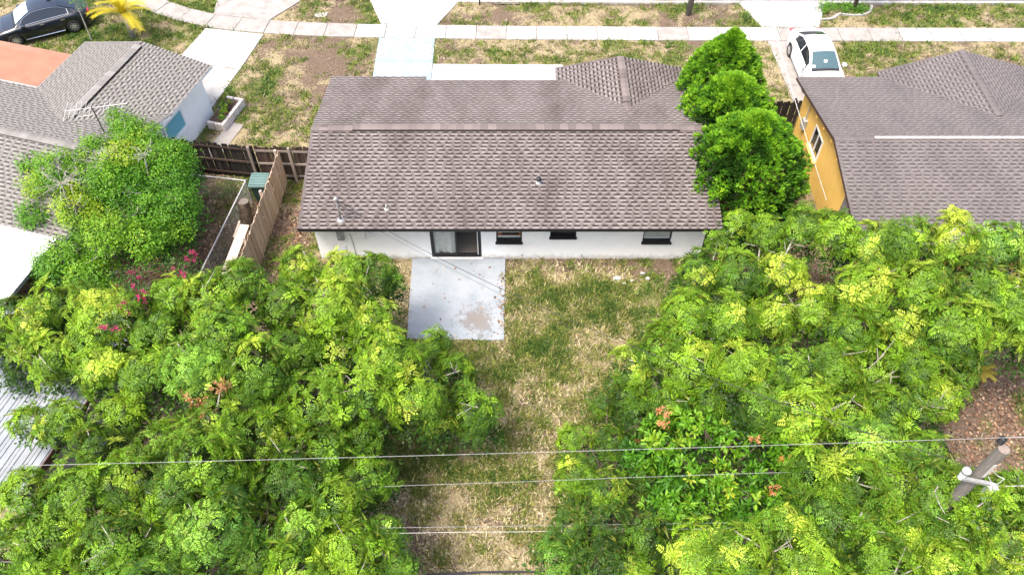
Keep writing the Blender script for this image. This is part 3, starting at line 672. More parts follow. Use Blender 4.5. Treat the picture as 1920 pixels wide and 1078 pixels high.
rl.build(roofl, S_LEFT, lambda p: (p.y > 24.5 and p.x > -20) or (p.y < 22.6 and p.x < -16.6 and p.x > -20), LMAT)
ridge_caps(roofl, (-13,lrt,lrz+.012), (0,lrt,lrz+.012), ls, .17, .05, CAPS_LEFT, .32)
ridge_caps(roofl, (lwm,-5.2,lwz+.012), (lwm,-.35,lwz+.012), lws, .19, .085, CAPS_LEFT, .32)
MB().box(.003,.022,-10.5,-3.45,lez-.1,lez-.02).build('fascia', M['white_trim'], roofl)
sal = MB(); deck(sal, [(-15,-3.35,2.42),(-6.36,-3.35,2.42),(-6.36,-.85,2.30),(-15,-.85,2.30)], .1); sal.build('porch_roof', [M['salmon'], M['white_trim'], M['soffit']], Hl)
for k in range(4): MB().box(-14.6+k*2.6,-14.5+k*2.6,-1.05,-.95,-.05,2.2).build('porch_post', M['white_trim'], Hl)
wr = MB(); deck(wr, [(-14,-16.8,2.18),(-.35,-16.8,2.18),(-.35,-10.46,2.36),(-14,-10.46,2.36)], .16); wr.build('patio_cover', [M['white_roof'], M['metal_roof'], M['soffit']], Hl)
for t in (-16.5,-13.5): MB().box(-.6,-.5,t,t+.1,-.05,2.1).build('patio_post', M['white_trim'], Hl)
ww = MB(); y0_, y1_, z0_, z1_ = -3.75, -2.35, .95, 1.95
for q in ((y0_,y0_+.1,z0_,z1_),(y1_-.1,y1_,z0_,z1_),(y0_+.1,y1_-.1,z0_,z0_+.1),(y0_+.1,y1_-.1,z1_-.1,z1_)): ww.box(-.43,-.34,q[0],q[1],q[2],q[3])
w = ww.build('window', M['white_trim'], Hl)
MB().box(-.396,-.385,y0_+.1,y1_-.1,z0_+.1,z1_-.1).build('pane', M['teal'], w)
for k in range(8): MB().obox((-.37,(y0_+y1_)/2,z0_+.15+k*.1),(.014,0,.02),(0,(y1_-y0_)/2-.11,0),(-.03,0,.025)).build('louvre', M['teal'], w)
MB().box(-.40,-.27,y0_-.08,y1_+.08,z0_-.08,z0_-.004).build('sill', M['white_trim'], w)
# television antenna: stands on the roof
ab = Vector((-15.72, 24.12, 3.05)); An = empty('tv_antenna', tuple(ab)); tag(An, 'white television antenna on the grey roof at the left', 'antenna')
MB().tube([ab, ab+Vector((0,0,1.25))], .022, 8).build('mast', M['wire_dark'], An)
bt = ab + Vector((0,0,1.2)); bd = Vector((1,.18,.02)).normalized(); bs = Vector((-.18,1,0)).normalized()
mb = MB(); mb.tube([bt-bd*1.0, bt+bd*1.3], .014, 6); mb.build('boom', M['wire_pale'], An)
mb = MB(); mb.tube([bt-bd*.9+Vector((0,0,-.3)), bt-bd*.2+Vector((0,0,-.02))], .01, 5); mb.tube([bt-bd*.7+Vector((0,0,-.35)), bt+bd*.1+Vector((0,0,-.3))], .012, 5); mb.build('brace', M['wire_pale'], An)
for k, q in enumerate((-.95,-.78,-.6,-.42,-.25,-.05,.45,.62,1.1)):
    mb = MB(); L = .55-.03*k; mb.tube([bt+bd*q-bs*L, bt+bd*q+bs*L], .008, 5)
    if k < 4: mb.tube([bt+bd*q+Vector((0,0,-.28)), bt+bd*q+Vector((0,0,.28))], .011, 5)
    mb.build('element', M['wire_pale'], An)
# planter by the left wall
Pl = empty('planter', (-12.75, 28.75, 0), R(LR)); tag(Pl, 'pale block planter with weeds against the white wall', 'planter')
mb = MB()
for k in range(4):
    for z in (0, 1): MB().box(.22,.36,-.98+k*.48,-.52+k*.48,.0+z*.2,.195+z*.2).build('block', M['planter_brick'], Pl, bevel=.01)
for x, sx in ((-.45,.3),(-.1,.3)):
    for y in (-1.0, .8):
        for z in (0,1): MB().box(x,x+sx,y,y+.13,z*.2,z*.2+.195).build('block', M['planter_brick'], Pl, bevel=.01)
MB().box(-.45,.215,-.86,.79,-.02,.3).build('soil', M['soil'], Pl)

# metal-roofed shed at bottom left
Sh = empty('metal_shed', (-12.6, 13.6, 0), R(LR)); tag(Sh, 'low shed with pale ribbed metal roof at the lower left edge', 'shed')
for k in range(12):
    x = -k*.5; mb = MB(); y0_, y1_ = -4.3-.0, 1.5
    z_at = lambda y: 2.42 - .03*(y1_-y)
    P0 = [(x-.485,.0),(x-.40,.0),(x-.385,.03),(x-.355,.03),(x-.34,0),(x-.16,0),(x-.145,.03),(x-.115,.03),(x-.10,0),(x,0)]
    mb.grid([[(a, y, z_at(y)+h) for a, h in P0] for y in (y0_, y1_)])
    MBo = mb.build('roof_panel', M['metal_roof'], Sh)
MB().box(.004,.05,-4.3,1.5,2.1,2.40).build('fascia', M['rust_trim'], Sh)
mb = MB(); mb.box(-6,-.2,-4.1,-3.95,0,2.2); mb.box(-.3,-.2,-3.95,1.3,0,2.2); mb.build('wall', M['grey_box'], Sh)
MB().box(-6,.05,-4.42,-4.305,2.08,2.34).build('gutter', M['galv'], Sh)

# ------------------------------------------------------------------ fences and yard things
def board_mesh(w, t, h):
    b = MB(); b.slab([(-w/2,-t/2),(w/2,-t/2),(w/2,t/2),(-w/2,t/2)], 0, h-.05)
    v = b.v; b.add([(-w/2,-t/2,h-.05),(w/2,-t/2,h-.05),(w/2,t/2,h-.05),(-w/2,t/2,h-.05),(-w*.3,-t/2,h),(w*.3,-t/2,h),(w*.3,t/2,h),(-w*.3,t/2,h)], [(0,1,5,4),(1,2,6,5),(2,3,7,6),(3,0,4,7),(4,5,6,7)])
    return b
def fence(label, p0, p1, h, mat, railmat, rail_side, posts, seed, bw=.146, gap=.001, lean=0.0, rails=(.25,.92,1.6), group=None, postmat=None):
    r = random.Random(seed); p0, p1 = Vector(p0), Vector(p1); d = p1-p0; L = d.length; a = math.atan2(d.y, d.x)
    root = empty('wooden_fence', (p0.x, p0.y, 0), a, True); root.rotation_euler = (lean, 0, a); tag(root, label, 'fence', group)
    me = board_mesh(bw*1.05, .02, h).mesh('board'); me.materials.append(mat)
    n = int(L/(bw+gap))
    for i in range(n):
        o = bpy.data.objects.new('board', me); COL.objects.link(o); o.parent = root
        o.location = ((i+.5)*L/n, (.011 if i % 2 else -.011)+r.uniform(-.003,.003), r.uniform(-.03,.02)); o.rotation_euler = (r.uniform(-.012,.012), r.uniform(-.012,.012), r.uniform(-.03,.03)); o.scale = (1,1,r.uniform(.97,1.02))
    for z in rails: MB().box(0,L,*sorted((rail_side*.026,rail_side*.066)),z-.045,z+.045).build('rail', railmat, root)
    for x in posts: MB().box(x-.05,x+.05,*sorted((rail_side*.068,rail_side*.165)),-.1,h+.04).build('post', postmat or railmat, root)
    return root
fence('blackened wooden fence behind the bushy tree at the left', (-14.6,25.33), (-10.45,24.75), 1.8, M['fence_dark'], M['fence_brown'], -1, (.9, 4.05), 3, postmat=M['rail_wood'])
fence('dark brown wooden fence joining the white house at its left', (-10.40,24.74), (-7.34,24.62), 1.82, M['fence_brown'], M['rail_wood'], -1, (1.45, 2.6), 5)
fence('tan board fence running toward the camera beside the patio side yard', (-9.35,24.55), (-9.72,18.2), 1.8, M['fence_tan'], M['plank'], -1, (.1,2.4,4.8), 9, gap=.004)
fence('short dark wooden fence between the cypress and the ochre wall', (10.4,27.55), (12.45,27.6), 1.8, M['fence_dark'], M['fence_brown'], 1, (.2,1.8), 13, gap=.003)
fence('dark wooden fence corner half hidden below the cypress row', (8.9,19.0), (10.3,19.9), 1.5, M['fence_brown'], M['fence_brown'], 1, (.2,), 14, gap=.012, rails=(.3,1.2))
# chain-link fence in the left yard
Cf = empty('chain_link_fence', (-10.6,23.35,0)); tag(Cf, 'low chain link fence with pale top rail in the left yard', 'fence')
cpts = [(-13.4,23.82), (-10.58,23.38), (-11.15,19.3), (-11.3,18.2)]
mb = MB()
for a, b in zip(cpts, cpts[1:]): mb.tube([(*a,1.2),(*b,1.2)], .028, 8)
mb.build('top_rail', M['wire_pale'], Cf)
for a in cpts + [(-10.85,21.4)]: MB().tube([(*a,-.05),(*a,1.24)], .028, 8).build('post', M['galv'], Cf)
mb = MB()
for a, b in zip(cpts, cpts[1:]):
    a, b = Vector((*a,0)), Vector((*b,0)); L = (b-a).length; n = int(L/.09); u = (b-a)/L
    for k in range(-13, n):
        for sg in (0, 1):
            s0, s1 = k*.09, k*.09+1.17; q0, q1 = max(0, -s0), min(1.17, L-s0)
            if q1-q0 < .05: continue
            z = (lambda q: .02+q) if sg == 0 else (lambda q: 1.19-q)
            A, B = a+u*(s0+q0)+Vector((0,0,z(q0))), a+u*(s0+q1)+Vector((0,0,z(q1)))
            nrm = Vector((-u.y,u.x,0))*.0025; up_ = Vector((0,0,.0025))
            mb.add([A-nrm, B-nrm, B+nrm, A+nrm], [(0,1,2,3)])
o = mb.build('wire_mesh', M['galv'], Cf); tag(o, kind='stuff')
# bin, stump post, leaning plank
Bn = empty('wheelie_bin', (-10.15,23.6,0)); tag(Bn, 'green wheeled bin with faded lid behind the tan fence', 'bin')
mb = MB(); T_, B_ = .31, .24
mb.add([(-10.15+sx*k, 23.6+sy*k*1.1, z) for z,k in ((.05,B_),(.98,T_)) for sx,sy in ((-1,-1),(1,-1),(1,1),(-1,1))], [(3,2,1,0),(4,5,6,7)]+[(i,(i+1)%4,4+(i+1)%4,4+i) for i in range(4)]); mb.build('body', M['bin_body'], Bn, bevel=.03)
mb = MB()
P = [[(-10.15+sx, 23.6+sy, 1.0+.07*math.cos(sx*2.2)*math.cos(sy*2)) for sx in np.linspace(-.36,.36,9)] for sy in np.linspace(-.40,.40,7)]
mb.grid(P); mb.box(-10.51,-9.79,23.2,24.0,.975,.995); lid = mb.build('lid', M['bin_lid'], Bn, True)
for k in range(5): MB().box(-10.45,-9.85,23.27+k*.15,23.31+k*.15,1.055,1.085).build('rib', M['bin_lid'], lid)
for s in (-1,1): MB().lathe([(.0,-.03),(.1,-.03),(.1,.03),(0,.03)], (-10.15+s*.27,23.88,.1), (1,0,0), 14).build('wheel', M['rubber'], Bn)
St = empty('cut_tree_post', (-10.5,22.3,0)); tag(St, 'thick dark cut trunk standing beside the chain link rail', 'stump')
mb = MB(); mb.tube([(-10.55,22.05,-.05),(-10.52,22.2,.5),(-10.5,22.35,1.05)], [.27,.235,.22], 16); mb.build('trunk', M['bark_dark'], St, False)
mb = MB(); mb.lathe([(.215,0),(.2,.03),(0,.035)], (-10.5,22.36,1.045), (0.02,.14,1), 16); mb.build('cut_face', M['stump'], St)
Pk = empty('leaning_plank', (-10.3,20.2,0)); tag(Pk, 'bleached wide plank leaning along the tan fence', 'plank')
MB().obox((-10.22,19.7,1.2),(.17,0,-.03),(.11,1.25,.03),(.004,0,.022)).build('board', M['plank'], Pk, bevel=.004)
MB().obox((-10.42,20.85,1.1),(.035,0,0),(.02,.42,0),(0,0,.02)).build('batten', M['plank'], Pk)
MB().obox((-10.28,20.85,1.05),(.18,0,0),(0,.03,0),(0,0,.018)).build('crosspiece', M['plank'], Pk)
# black pipe rail at the bottom edge
Bf = empty('black_pipe_fence', (-.8,7.85,0)); tag(Bf, 'black pipe rail fence at the bottom edge of the yard', 'fence')
MB().tube([(-2.7,7.68,.75),(-2.55,7.74,.92),(-2.3,7.79,.99),(-.8,7.86,1.0),(.7,7.87,1.0),(4.2,7.8,1.0)], .034, 8).build('top_rail', M['black_trim'], Bf)
MB().tube([(-2.7,7.68,.12),(4.2,7.8,.12)], .025, 8).build('bottom_rail', M['black_trim'], Bf)
for x in (-2.7,-.85,1.4,4.2): MB().tube([(x,7.78 if x>-2 else 7.68,-.05),(x,7.78 if x>-2 else 7.68,1.0 if x>-2 else .75)], .034, 8).build('post', M['black_trim'], Bf)

# street bits
o = MB().slab([(-10.1,36.65),(-9.5,36.62),(-9.45,37.0),(-10.05,37.03)], -.05, .02).build('utility_cover', M['concrete'], bevel=.01); tag(o, 'pale concrete utility cover set in the verge', 'utility cover')
def pole(name, label, x, y, h, r, mat, cat='pole'):
    rt = empty(name, (x,y,0)); tag(rt, label, cat); MB().tube([(x,y,-.1),(x,y,h*.5),(x,y,h)], [r,r*.92,r*.82], 14).build('shaft', mat, rt, True); return rt
p2 = pole('utility_pole', 'leaning grey wooden utility pole on the verge before the street', 9.14, 36.84, 9.0, .15, M['pole_wood']); p2.rotation_euler = (0, R(2.5), 0)
pole('sign_post', 'thin black post on the verge at the top centre', -1.62, 37.72, 2.4, .04, M['black_trim'], 'post')

# utility pole with wires, lower right
UP = empty('utility_pole', (10.66,8.08,0)); tag(UP, 'grey wooden utility pole rising through the trees at lower right', 'pole')
MB().tube([(10.66,8.08,-.1),(10.66,8.08,5),(10.66,8.08,8.0)], [.16,.14,.125], 16).build('shaft', M['pole_wood'], UP, False)
mb = MB(); mb.lathe([(.125,0),(.11,.012),(0,.016)], (10.66,8.08,8.0), n=16); mb.build('pole_top', M['rail_wood'], UP)
mb = MB()
for k in range(4): mb.lathe([(.03,0),(.075,.012),(.075,.03),(.03,.05)], (10.60,8.22,8.02+k*.055), n=14)
mb.build('insulator', M['black_trim'], UP, True)
MB().box(10.63,10.70,7.945,7.965,6.9,7.5).build('label_plate', M['wire_pale'], UP)
MB().obox((10.52,7.9,6.8),(.30,-.07,0),(.012,.04,0),(0,0,.04)).build('bracket', M['galv'], UP)
mb = MB(); c = Vector((10.22,8.0,7.05)); mb.lathe([(.0,-.02),(.07,0),(.10,.05),(.085,.10),(.04,.13),(0,.135)], c, n=16); mb.lathe([(.07,-.28),(.085,-.02)], c, n=14); mb.build('street_lamp_head', M['lamp_clear'], UP, True)
mb = MB(); c = Vector((11.22,8.0,5.75)); mb.lathe([(0,0),(.13,0),(.14,.05),(.14,.45),(.12,.52),(.06,.55),(0,.56)], c, n=20); mb.build('transformer', pm('pale_grey_enamel', (.55,.56,.56), (.66,.67,.67), 5, .5, .05), UP, True)
mb = MB(); mb.tube([(10.8,8.0,7.1),(11.1,8.05,6.75),(11.25,8.0,6.7),(11.22,8.0,6.3)], .012, 6); mb.tube([(10.78,7.95,6.9),(11.0,7.9,6.6),(11.15,7.95,6.3)], .012, 6); mb.build('lead_wire', M['wire_pale'], UP)
def wire(name, label, a, b, sag, r, mat, n=24, wob=0):
    a, b = Vector(a), Vector(b); pts = []
    for i in range(n+1):
        t = i/n; p = a.lerp(b, t); p.z -= sag*4*t*(1-t); p.z += wob*math.sin(t*37)*math.sin(t*11); pts.append(p)
    o = MB().tube(pts, r, 6).build(name, mat); tag(o, label, 'cable'); return o
wire('overhead_wire', 'long pale overhead wire crossing the picture at the top of the pole', (-18,7.95,7.15), (10.6,8.22,8.25), .12, .006, M['wire'])
wire('overhead_wire', 'overhead wire leaving the pole top toward the right edge', (10.6,8.22,8.25), (22,8.4,8.9), .1, .011, M['wire'])
o = MB().tube([(-14,9.2,2.9),(-8,9.2,3.25),(-2.62,9.2,3.75),(.2,9.2,3.97),(3.13,9.2,4.23),(6.5,9.2,4.5),(9.4,9.15,4.75),(10.3,8.6,5.0),(10.6,8.2,5.3)], .006, 6).build('overhead_wire', M['wire']); tag(o, 'middle pale overhead wire seen over the dry grass', 'cable')
wire('overhead_wire', 'pale wire leaving the transformer toward the right edge', (11.2,8.0,6.3), (22,8.2,6.8), .1, .012, M['wire_pale'])
wire('phone_cable', 'lowest pale phone cable above the dry grass', (-18,7.95,3.6), (10.55,8.0,4.4), .1, .0055, M['wire'])
wire('phone_cable', 'slack looping phone cable below the lowest straight one', (-18,7.9,3.35), (10.55,8.0,4.1), .12, .006, M['wire_pale'], 60, .05)
wire('service_drop', 'twisted grey service cable from roof mast to the pole', (-6.12,20.06,3.35), (10.6,8.1,7.0), 1.0, .009, M['wire_dark'])
wire('service_drop', 'thin grey phone line from the wall toward the patio', (-5.6,20.28,2.3), (10.6,8.1,5.6), .55, .005, M['wire_dark'])
wire('service_drop', 'pale service cable hanging over the cypress to the ochre house', (9.4,36.8,8.3), (12.15,21.9,1.6), .35, .013, M['wire_pale'])

# ------------------------------------------------------------------ cars
def make_car(label, paint, ws_mat, chrome, group=None, name='parked_sedan'):
    root = empty(name, (0,0,0), 0, True); tag(root, label, 'car', group)
    xs = sorted(set(list(np.linspace(-2.32,2.32,59).round(3)) + [-1.36+.37*math.cos(a) for a in np.linspace(0,math.pi,15)] + [1.36+.37*math.cos(a) for a in np.linspace(0,math.pi,15)]))
    I = np.interp
    hw = lambda x: I(x, [-2.32,-2.25,-2.05,-1.5,0,1.4,1.9,2.15,2.28,2.32], [.62,.74,.84,.895,.91,.895,.85,.76,.62,.50])
    zt = lambda x: I(x, [-2.32,-2.28,-2.1,-1.7,-1.0,0,.8,1.15,1.7,2.05,2.25,2.32], [.60,.90,1.01,1.03,1.0,.96,.95,.94,.86,.76,.64,.50])
    def zbm(x):
        z = float(I(x, [-2.32,-2.15,2.1,2.32], [.40,.22,.22,.32]))
        for xw in (-1.36,1.36):
            if abs(x-xw) < .37: z = max(z, .33+math.sqrt(max(0,.37**2-(x-xw)**2)))
        return z
    S = []
    for x in xs:
        h, t, b = float(hw(x)), float(zt(x)), zbm(x); sh = max(b+.05, t-.13); md = max(b+.02, .5*(b+sh))
        half = [(0,b),(h-.12,b),(h-.02,b+.012),(h,md),(h-.015,sh),(h-.07,t-.045),(h-.16,t-.012),(h*.5,t+.015),(0,t+.025)]
        ring = [(x, y, z) for y, z in half] + [(x, -y, z) for y, z in reversed(half[1:-1])]
        S.append(ring)
    mb = MB(); n = len(S[0])
    mb.add([p for r in S for p in r], [(i*n+j, i*n+(j+1)%n, (i+1)*n+(j+1)%n, (i+1)*n+j) for i in range(len(S)-1) for j in range(n)])
    mb.add(S[0], [tuple(range(n))]); mb.add(S[-1], [tuple(range(n-1,-1,-1))])
    body = mb.build('body', paint, root, True)
    bm_ = body.modifiers.new('es', 'EDGE_SPLIT'); bm_.split_angle = R(50)
    # cabin
    prof = [(1.14,.945,.74),(.85,1.13,.68),(.5,1.32,.615),(.24,1.42,.575),(0,1.455,.565),(-.4,1.465,.56),(-.75,1.44,.555),(-1.0,1.385,.56),(-1.35,1.22,.61),(-1.82,1.025,.69)]
    PX = np.array([p[0] for p in prof])[::-1]; PZ = np.array([p[1] for p in prof])[::-1]; PH = np.array([p[2] for p in prof])[::-1]
    def top(x): return np.array([x, I(x,PX,PH), I(x,PX,PZ)])
    def belt(x): return np.array([x, .81, max(.9,float(zt(x))-.03)])
    mb = MB(); X = np.linspace(-1.82,1.14,30)
    mb.grid([[(x, k*I(x,PX,PH), I(x,PX,PZ)+.03*(1-k*k)) for k in (-1,-.5,0,.5,1)] for x in X])
    for sg in (-1,1): mb.grid([[tuple(belt(x)*(1,sg,1)), tuple((.5*belt(x)+.5*top(x))*(1,sg,1)+np.array((0,sg*.015,0))), tuple(top(x)*(1,sg,1))] for x in X])
    cab = mb.build('cabin', paint, root, True); cab.modifiers.new('es', 'EDGE_SPLIT').split_angle = R(40)
    def glassp(x0, x1, mt, name, m_=.9):
        d = np.array([1,0,1.0]); P = []
        for x in np.linspace(x0, x1, 7): P.append([(x+(.012 if x0>0 else -.012), k*m_*I(x,PX,PH), I(x,PX,PZ)+.03*(1-(k*m_)**2)+.012) for k in (-1,-.5,0,.5,1)])
        return MB().grid(P).build(name, mt, root, True)
    wsd = glassp(1.06,.30,ws_mat,'windshield')
    glassp(-1.06,-1.74,M['car_glass'],'rear_window')
    P = [[(x+.012, k*.88*I(x,PX,PH), I(x,PX,PZ)+.03*(1-(k*.88)**2)+.008) for k in (-1,-.5,0,.5,1)] for x in (1.17,1.10,1.05)]
    MB().grid(P).build('wiper_cowl', M['black_trim'], root)
    for sg in (-1,1):
        for a,b in ((.80,-.26),(-.33,-1.28)):
            P = []; xsw = np.linspace(a,b,9)
            for x in xsw:
                kk = .86 if a > 0 else .86
                P.append([tuple((belt(x)*(1-k)+top(x)*k)*(1,sg,1)+np.array((0,sg*(.012+.03*k*(1-k)),.004))) for k in (.12,.4,.7,kk)])
            MB().grid(P).build('side_window', M['car_glass'], root, True)
        if chrome:
            Q = [tuple((belt(x)*.9+top(x)*.1)*(1,sg,1)+np.array((0,sg*.016,0))) for x in np.linspace(.95,-1.36,14)] + [tuple((belt(x)*.08+top(x)*.92)*(1,sg,1)+np.array((0,sg*.014,0))) for x in np.linspace(-1.36,.72,14)]
            MB().tube(Q+[Q[0]], .014, 5).build('window_trim', M['chrome'], root)
            MB().tube([(-.92,sg*.905,.27),(.92,sg*.905,.27)], .022, 6).build('rocker_strip', M['chrome'], root)
        mb = MB(); mb.obox((.78,sg*.98,.99),(.09,0,0),(0,.10,0),(0,0,.065)); mr = mb.build('mirror', paint, root, bevel=.03)
        mb = MB(); mb.obox((.82,sg*.86,.95),(.03,0,0),(0,.06,0),(0,0,.015)); mb.build('mirror_arm', M['black_trim'], root)
        for x in (-.05,-1.0): MB().obox((x,sg*.912,.83),(.09,0,0),(0,.012,0),(0,0,.014)).build('door_handle', M['chrome'] if chrome else paint, root)
        for x in (.86,-.30,-1.18 if False else -1.02): MB().obox((x,sg*.902,.62),(.004,0,0),(0,.009,0),(0,0,.27)).build('door_seam', M['black_trim'], root)
        MB().obox((2.16,sg*.60,.68),(.07,sg*-.05,-.02),(0,.13,0),(0,0,.05)).build('headlight', M['lamp_clear'], root, bevel=.02)
        MB().obox((-2.25,sg*.62,.86),(.045,0,0),(0,.15,0),(0,0,.06)).build('taillight', M['lamp_red'], root, bevel=.02)
        for xw in (-1.36,1.36):
            cy = sg*.80
            w = MB().lathe([(.20,-.1),(.30,-.1),(.335,-.06),(.335,.06),(.30,.10),(.225,.105),(.20,.07)], (xw,cy,.335), (0,sg,0), 28).build('wheel', M['rubber'], root, True)
            mb = MB(); mb.lathe([(.225,.10),(.225,.085),(.205,.07)], (xw,cy,.335), (0,sg,0), 28, 0); mb.lathe([(.205,.05),(0,.05)], (xw,cy,.335), (0,sg,0), 28, 1)
            for k in range(10):
                a = 2*math.pi*k/10; dx, dz = math.cos(a), math.sin(a)
                mb.obox((xw+dx*.12, cy+sg*.085, .335+dz*.12), (dx*.10,0,dz*.10), (0,.012,0), (-dz*.018,0,dx*.018))
            mb.lathe([(.05,.095),(0,.1)], (xw,cy,.335), (0,sg,0), 12); mb.build('rim', [M['rim'], M['rim_dark']], w, False)
    MB().box(2.27,2.33,-.42,.42,.40,.56).build('grille', M['black_trim'], root)
    MB().obox((-.72,0,1.50),(.08,0,-.01),(0,.02,0),(.03,0,.035)).build('antenna_fin', paint, root, bevel=.01)
    mb = MB(); mb.box(-2.0,2.0,-.70,.70,.24,.30); mb.build('underbody', M['black_trim'], root)
    return root
bc = make_car('shiny black sedan parked on the grass at the upper left', M['car_black'], M['wind_glass_bright'], True)
bc.location = (-23.42,35.44,.02); bc.rotation_euler = (0,0,math.atan2(-.447,-.894))
wc = make_car('white sedan parked on the worn driveway at the upper right', M['car_white'], M['wind_glass'], False)
wc.location = (14.42,31.95,.03); wc.rotation_euler = (0,0,R(-88))
for (x,y,z,s) in ((.98,.56,1.07,.085),(.78,-.02,1.2,.07)):
    MB().obox((x,-y,z),(.05,0,-.03),(0,s,0),(.02,0,.035)).build('dashboard_paper', M['paper'], wc)
s1 = make_car('dark car at the street edge nearest the leaning pole', M['car_grey'], M['wind_glass'], False, 'cars along the street kerb')
s1.location = (8.5,39.0,-.10); s1.rotation_euler = (0,0,math.pi)
s2 = copy_tree(s1); s2['label'] = 'dark car at the street edge right of the black post'; s2.location = (1.15,39.0,-.10)

# ------------------------------------------------------------------ foliage
def tpl_pinnate(seed, nf=8, npair=7, L=.62, ll=.17, lw=.050, droop=1.5):
    r = random.Random(seed); V = []; F = []; K = []
    for k in range(nf):
        az = 2*math.pi*k/nf + r.uniform(-.3,.3); el = r.uniform(.25,1.15); fl = L*r.uniform(.75,1.15); dr = droop*r.uniform(.7,1.3)
        p = Vector((0,0,0)); pts = []; N = 9
        for i in range(N+1):
            e = el - dr*(i/N)
            d = Vector((math.cos(az)*math.cos(e), math.sin(az)*math.cos(e), math.sin(e)))
            pts.append((p.copy(), d)); p = p + d*(fl/N)
        sd = Vector((-math.sin(az), math.cos(az), 0))
        b = len(V); V += [pts[0][0]-sd*.006, pts[0][0]+sd*.006, pts[4][0], pts[N][0]]; F += [(b,b+1,b+2),(b,b+2,b+3)]; K += [1]*4
        def leaflet(q, d, side, l):
            o = (sd*side*.85 + d*.5).normalized() if side else d; nrm = d.cross(sd) if side == 0 else d.cross(sd); up = nrm if nrm.z > 0 else -nrm
            o = (o + up*.12).normalized(); w = o.cross(up).normalized()*lw*.5
            b = len(V); V.extend([q, q+o*l*.5+w+up*.004, q+o*l-up*.015, q+o*l*.5-w+up*.004]); F.extend([(b,b+1,b+2),(b,b+2,b+3)]); K.extend([0]*4)
        for i in range(npair):
            t = .18 + .78*i/(npair-1); j = min(N, int(t*N)); q, d = pts[j]; l = ll*(1.0 - .55*abs(t-.5))
            leaflet(q, d, 1, l); leaflet(q, d, -1, l)
        leaflet(pts[N][0], pts[N][1], 0, ll*.8)
    return np.array([tuple(v) for v in V]), np.array(F), np.array(K)
def tpl_whorl(seed, n=12, L=.16, W=.06, twig=.0):
    r = random.Random(seed); V = []; F = []; K = []
    for k in range(n):
        az = r.uniform(0,6.28); el = r.uniform(-.2,1.2); l = L*r.uniform(.7,1.2)
        d = Vector((math.cos(az)*math.cos(el), math.sin(az)*math.cos(el), math.sin(el))); sd = Vector((-math.sin(az), math.cos(az), 0)); up = d.cross(sd); up = up if up.z > 0 else -up
        st = d*r.uniform(.0,.10) + Vector((r.uniform(-1,1),r.uniform(-1,1),r.uniform(-1,.4)))*twig
        b = len(V); w = sd*W*.5
        V += [st, st+d*l*.35+w+up*.012, st+d*l*.75+w*.9, st+d*l-up*.02, st+d*l*.75-w*.9, st+d*l*.35-w+up*.012, st+d*l*.5-up*.006]
        F += [(b,b+1,b+6),(b+1,b+2,b+6),(b+2,b+3,b+6),(b+3,b+4,b+6),(b+4,b+5,b+6),(b+5,b,b+6)]; K += [0]*7
    return np.array([tuple(v) for v in V]), np.array(F), np.array(K)
def tpl_smallleaf(seed, n=22, L=.075, W=.045, spread=.20):
    r = random.Random(seed); V = []; F = []; K = []
    for k in range(n):
        az = r.uniform(0,6.28); q = Vector((math.cos(az), math.sin(az), 0))*spread*math.sqrt(r.random()) + Vector((0,0,r.uniform(-.08,.14)))
        az2 = az + r.uniform(-.9,.9); el = r.uniform(-.3,.8); d = Vector((math.cos(az2)*math.cos(el), math.sin(az2)*math.cos(el), math.sin(el))); sd = Vector((-math.sin(az2), math.cos(az2), r.uniform(-.4,.4))).normalized()
        l = L*r.uniform(.7,1.25); w = sd*W*.5; b = len(V); V += [q, q+d*l*.5+w, q+d*l, q+d*l*.5-w]; F += [(b,b+1,b+2),(b,b+2,b+3)]; K += [0]*4
    return np.array([tuple(v) for v in V]), np.array(F), np.array(K)
def tpl_conifer(seed, n=9, L=.17):
    r = random.Random(seed); V = []; F = []; K = []
    for k in range(n):
        az = r.uniform(0,6.28); e0 = r.uniform(.4,1.3); l = L*r.uniform(.7,1.2); p = Vector((r.uniform(-.03,.03), r.uniform(-.03,.03), 0)); sd = Vector((-math.sin(az), math.cos(az), 0))
        P = []
        for i in range(3):
            e = e0 + .55*i; P.append(p.copy()); p = p + Vector((math.cos(az)*math.cos(e), math.sin(az)*math.cos(e), math.sin(e)))*(l/2)
        b = len(V); V += [P[0]-sd*.010, P[0]+sd*.010, P[1]-sd*.021, P[1]+sd*.021, P[2]]
        F += [(b,b+1,b+3),(b,b+3,b+2),(b+2,b+3,b+4)]; K += [0]*5
    return np.array([tuple(v) for v in V]), np.array(F), np.array(K)
def tpl_grass(seed, n=6, H=.095, S=.07):
    r = random.Random(seed); V = []; F = []; K = []
    for k in range(n):
        az = r.uniform(0,6.28); q = Vector((r.uniform(-1,1)*S, r.uniform(-1,1)*S, -.01)); sd = Vector((-math.sin(az), math.cos(az), 0))*r.uniform(.010,.020)
        tip = q + Vector((math.cos(az), math.sin(az), 0))*H*r.uniform(.3,1.3) + Vector((0,0,H*r.uniform(.35,1.1)))
        b = len(V); V += [q-sd, q+sd, tip]; F += [(b,b+1,b+2)]; K += [0]*3
    return np.array([tuple(v) for v in V]), np.array(F), np.array(K)
TP = {'pin': [tpl_pinnate(i, nf=7+i%3) for i in range(8)], 'whorl': [tpl_whorl(i) for i in range(6)], 'small': [tpl_smallleaf(i) for i in range(6)], 'con': [tpl_conifer(i) for i in range(6)], 'grass': [tpl_grass(i) for i in range(8)]}
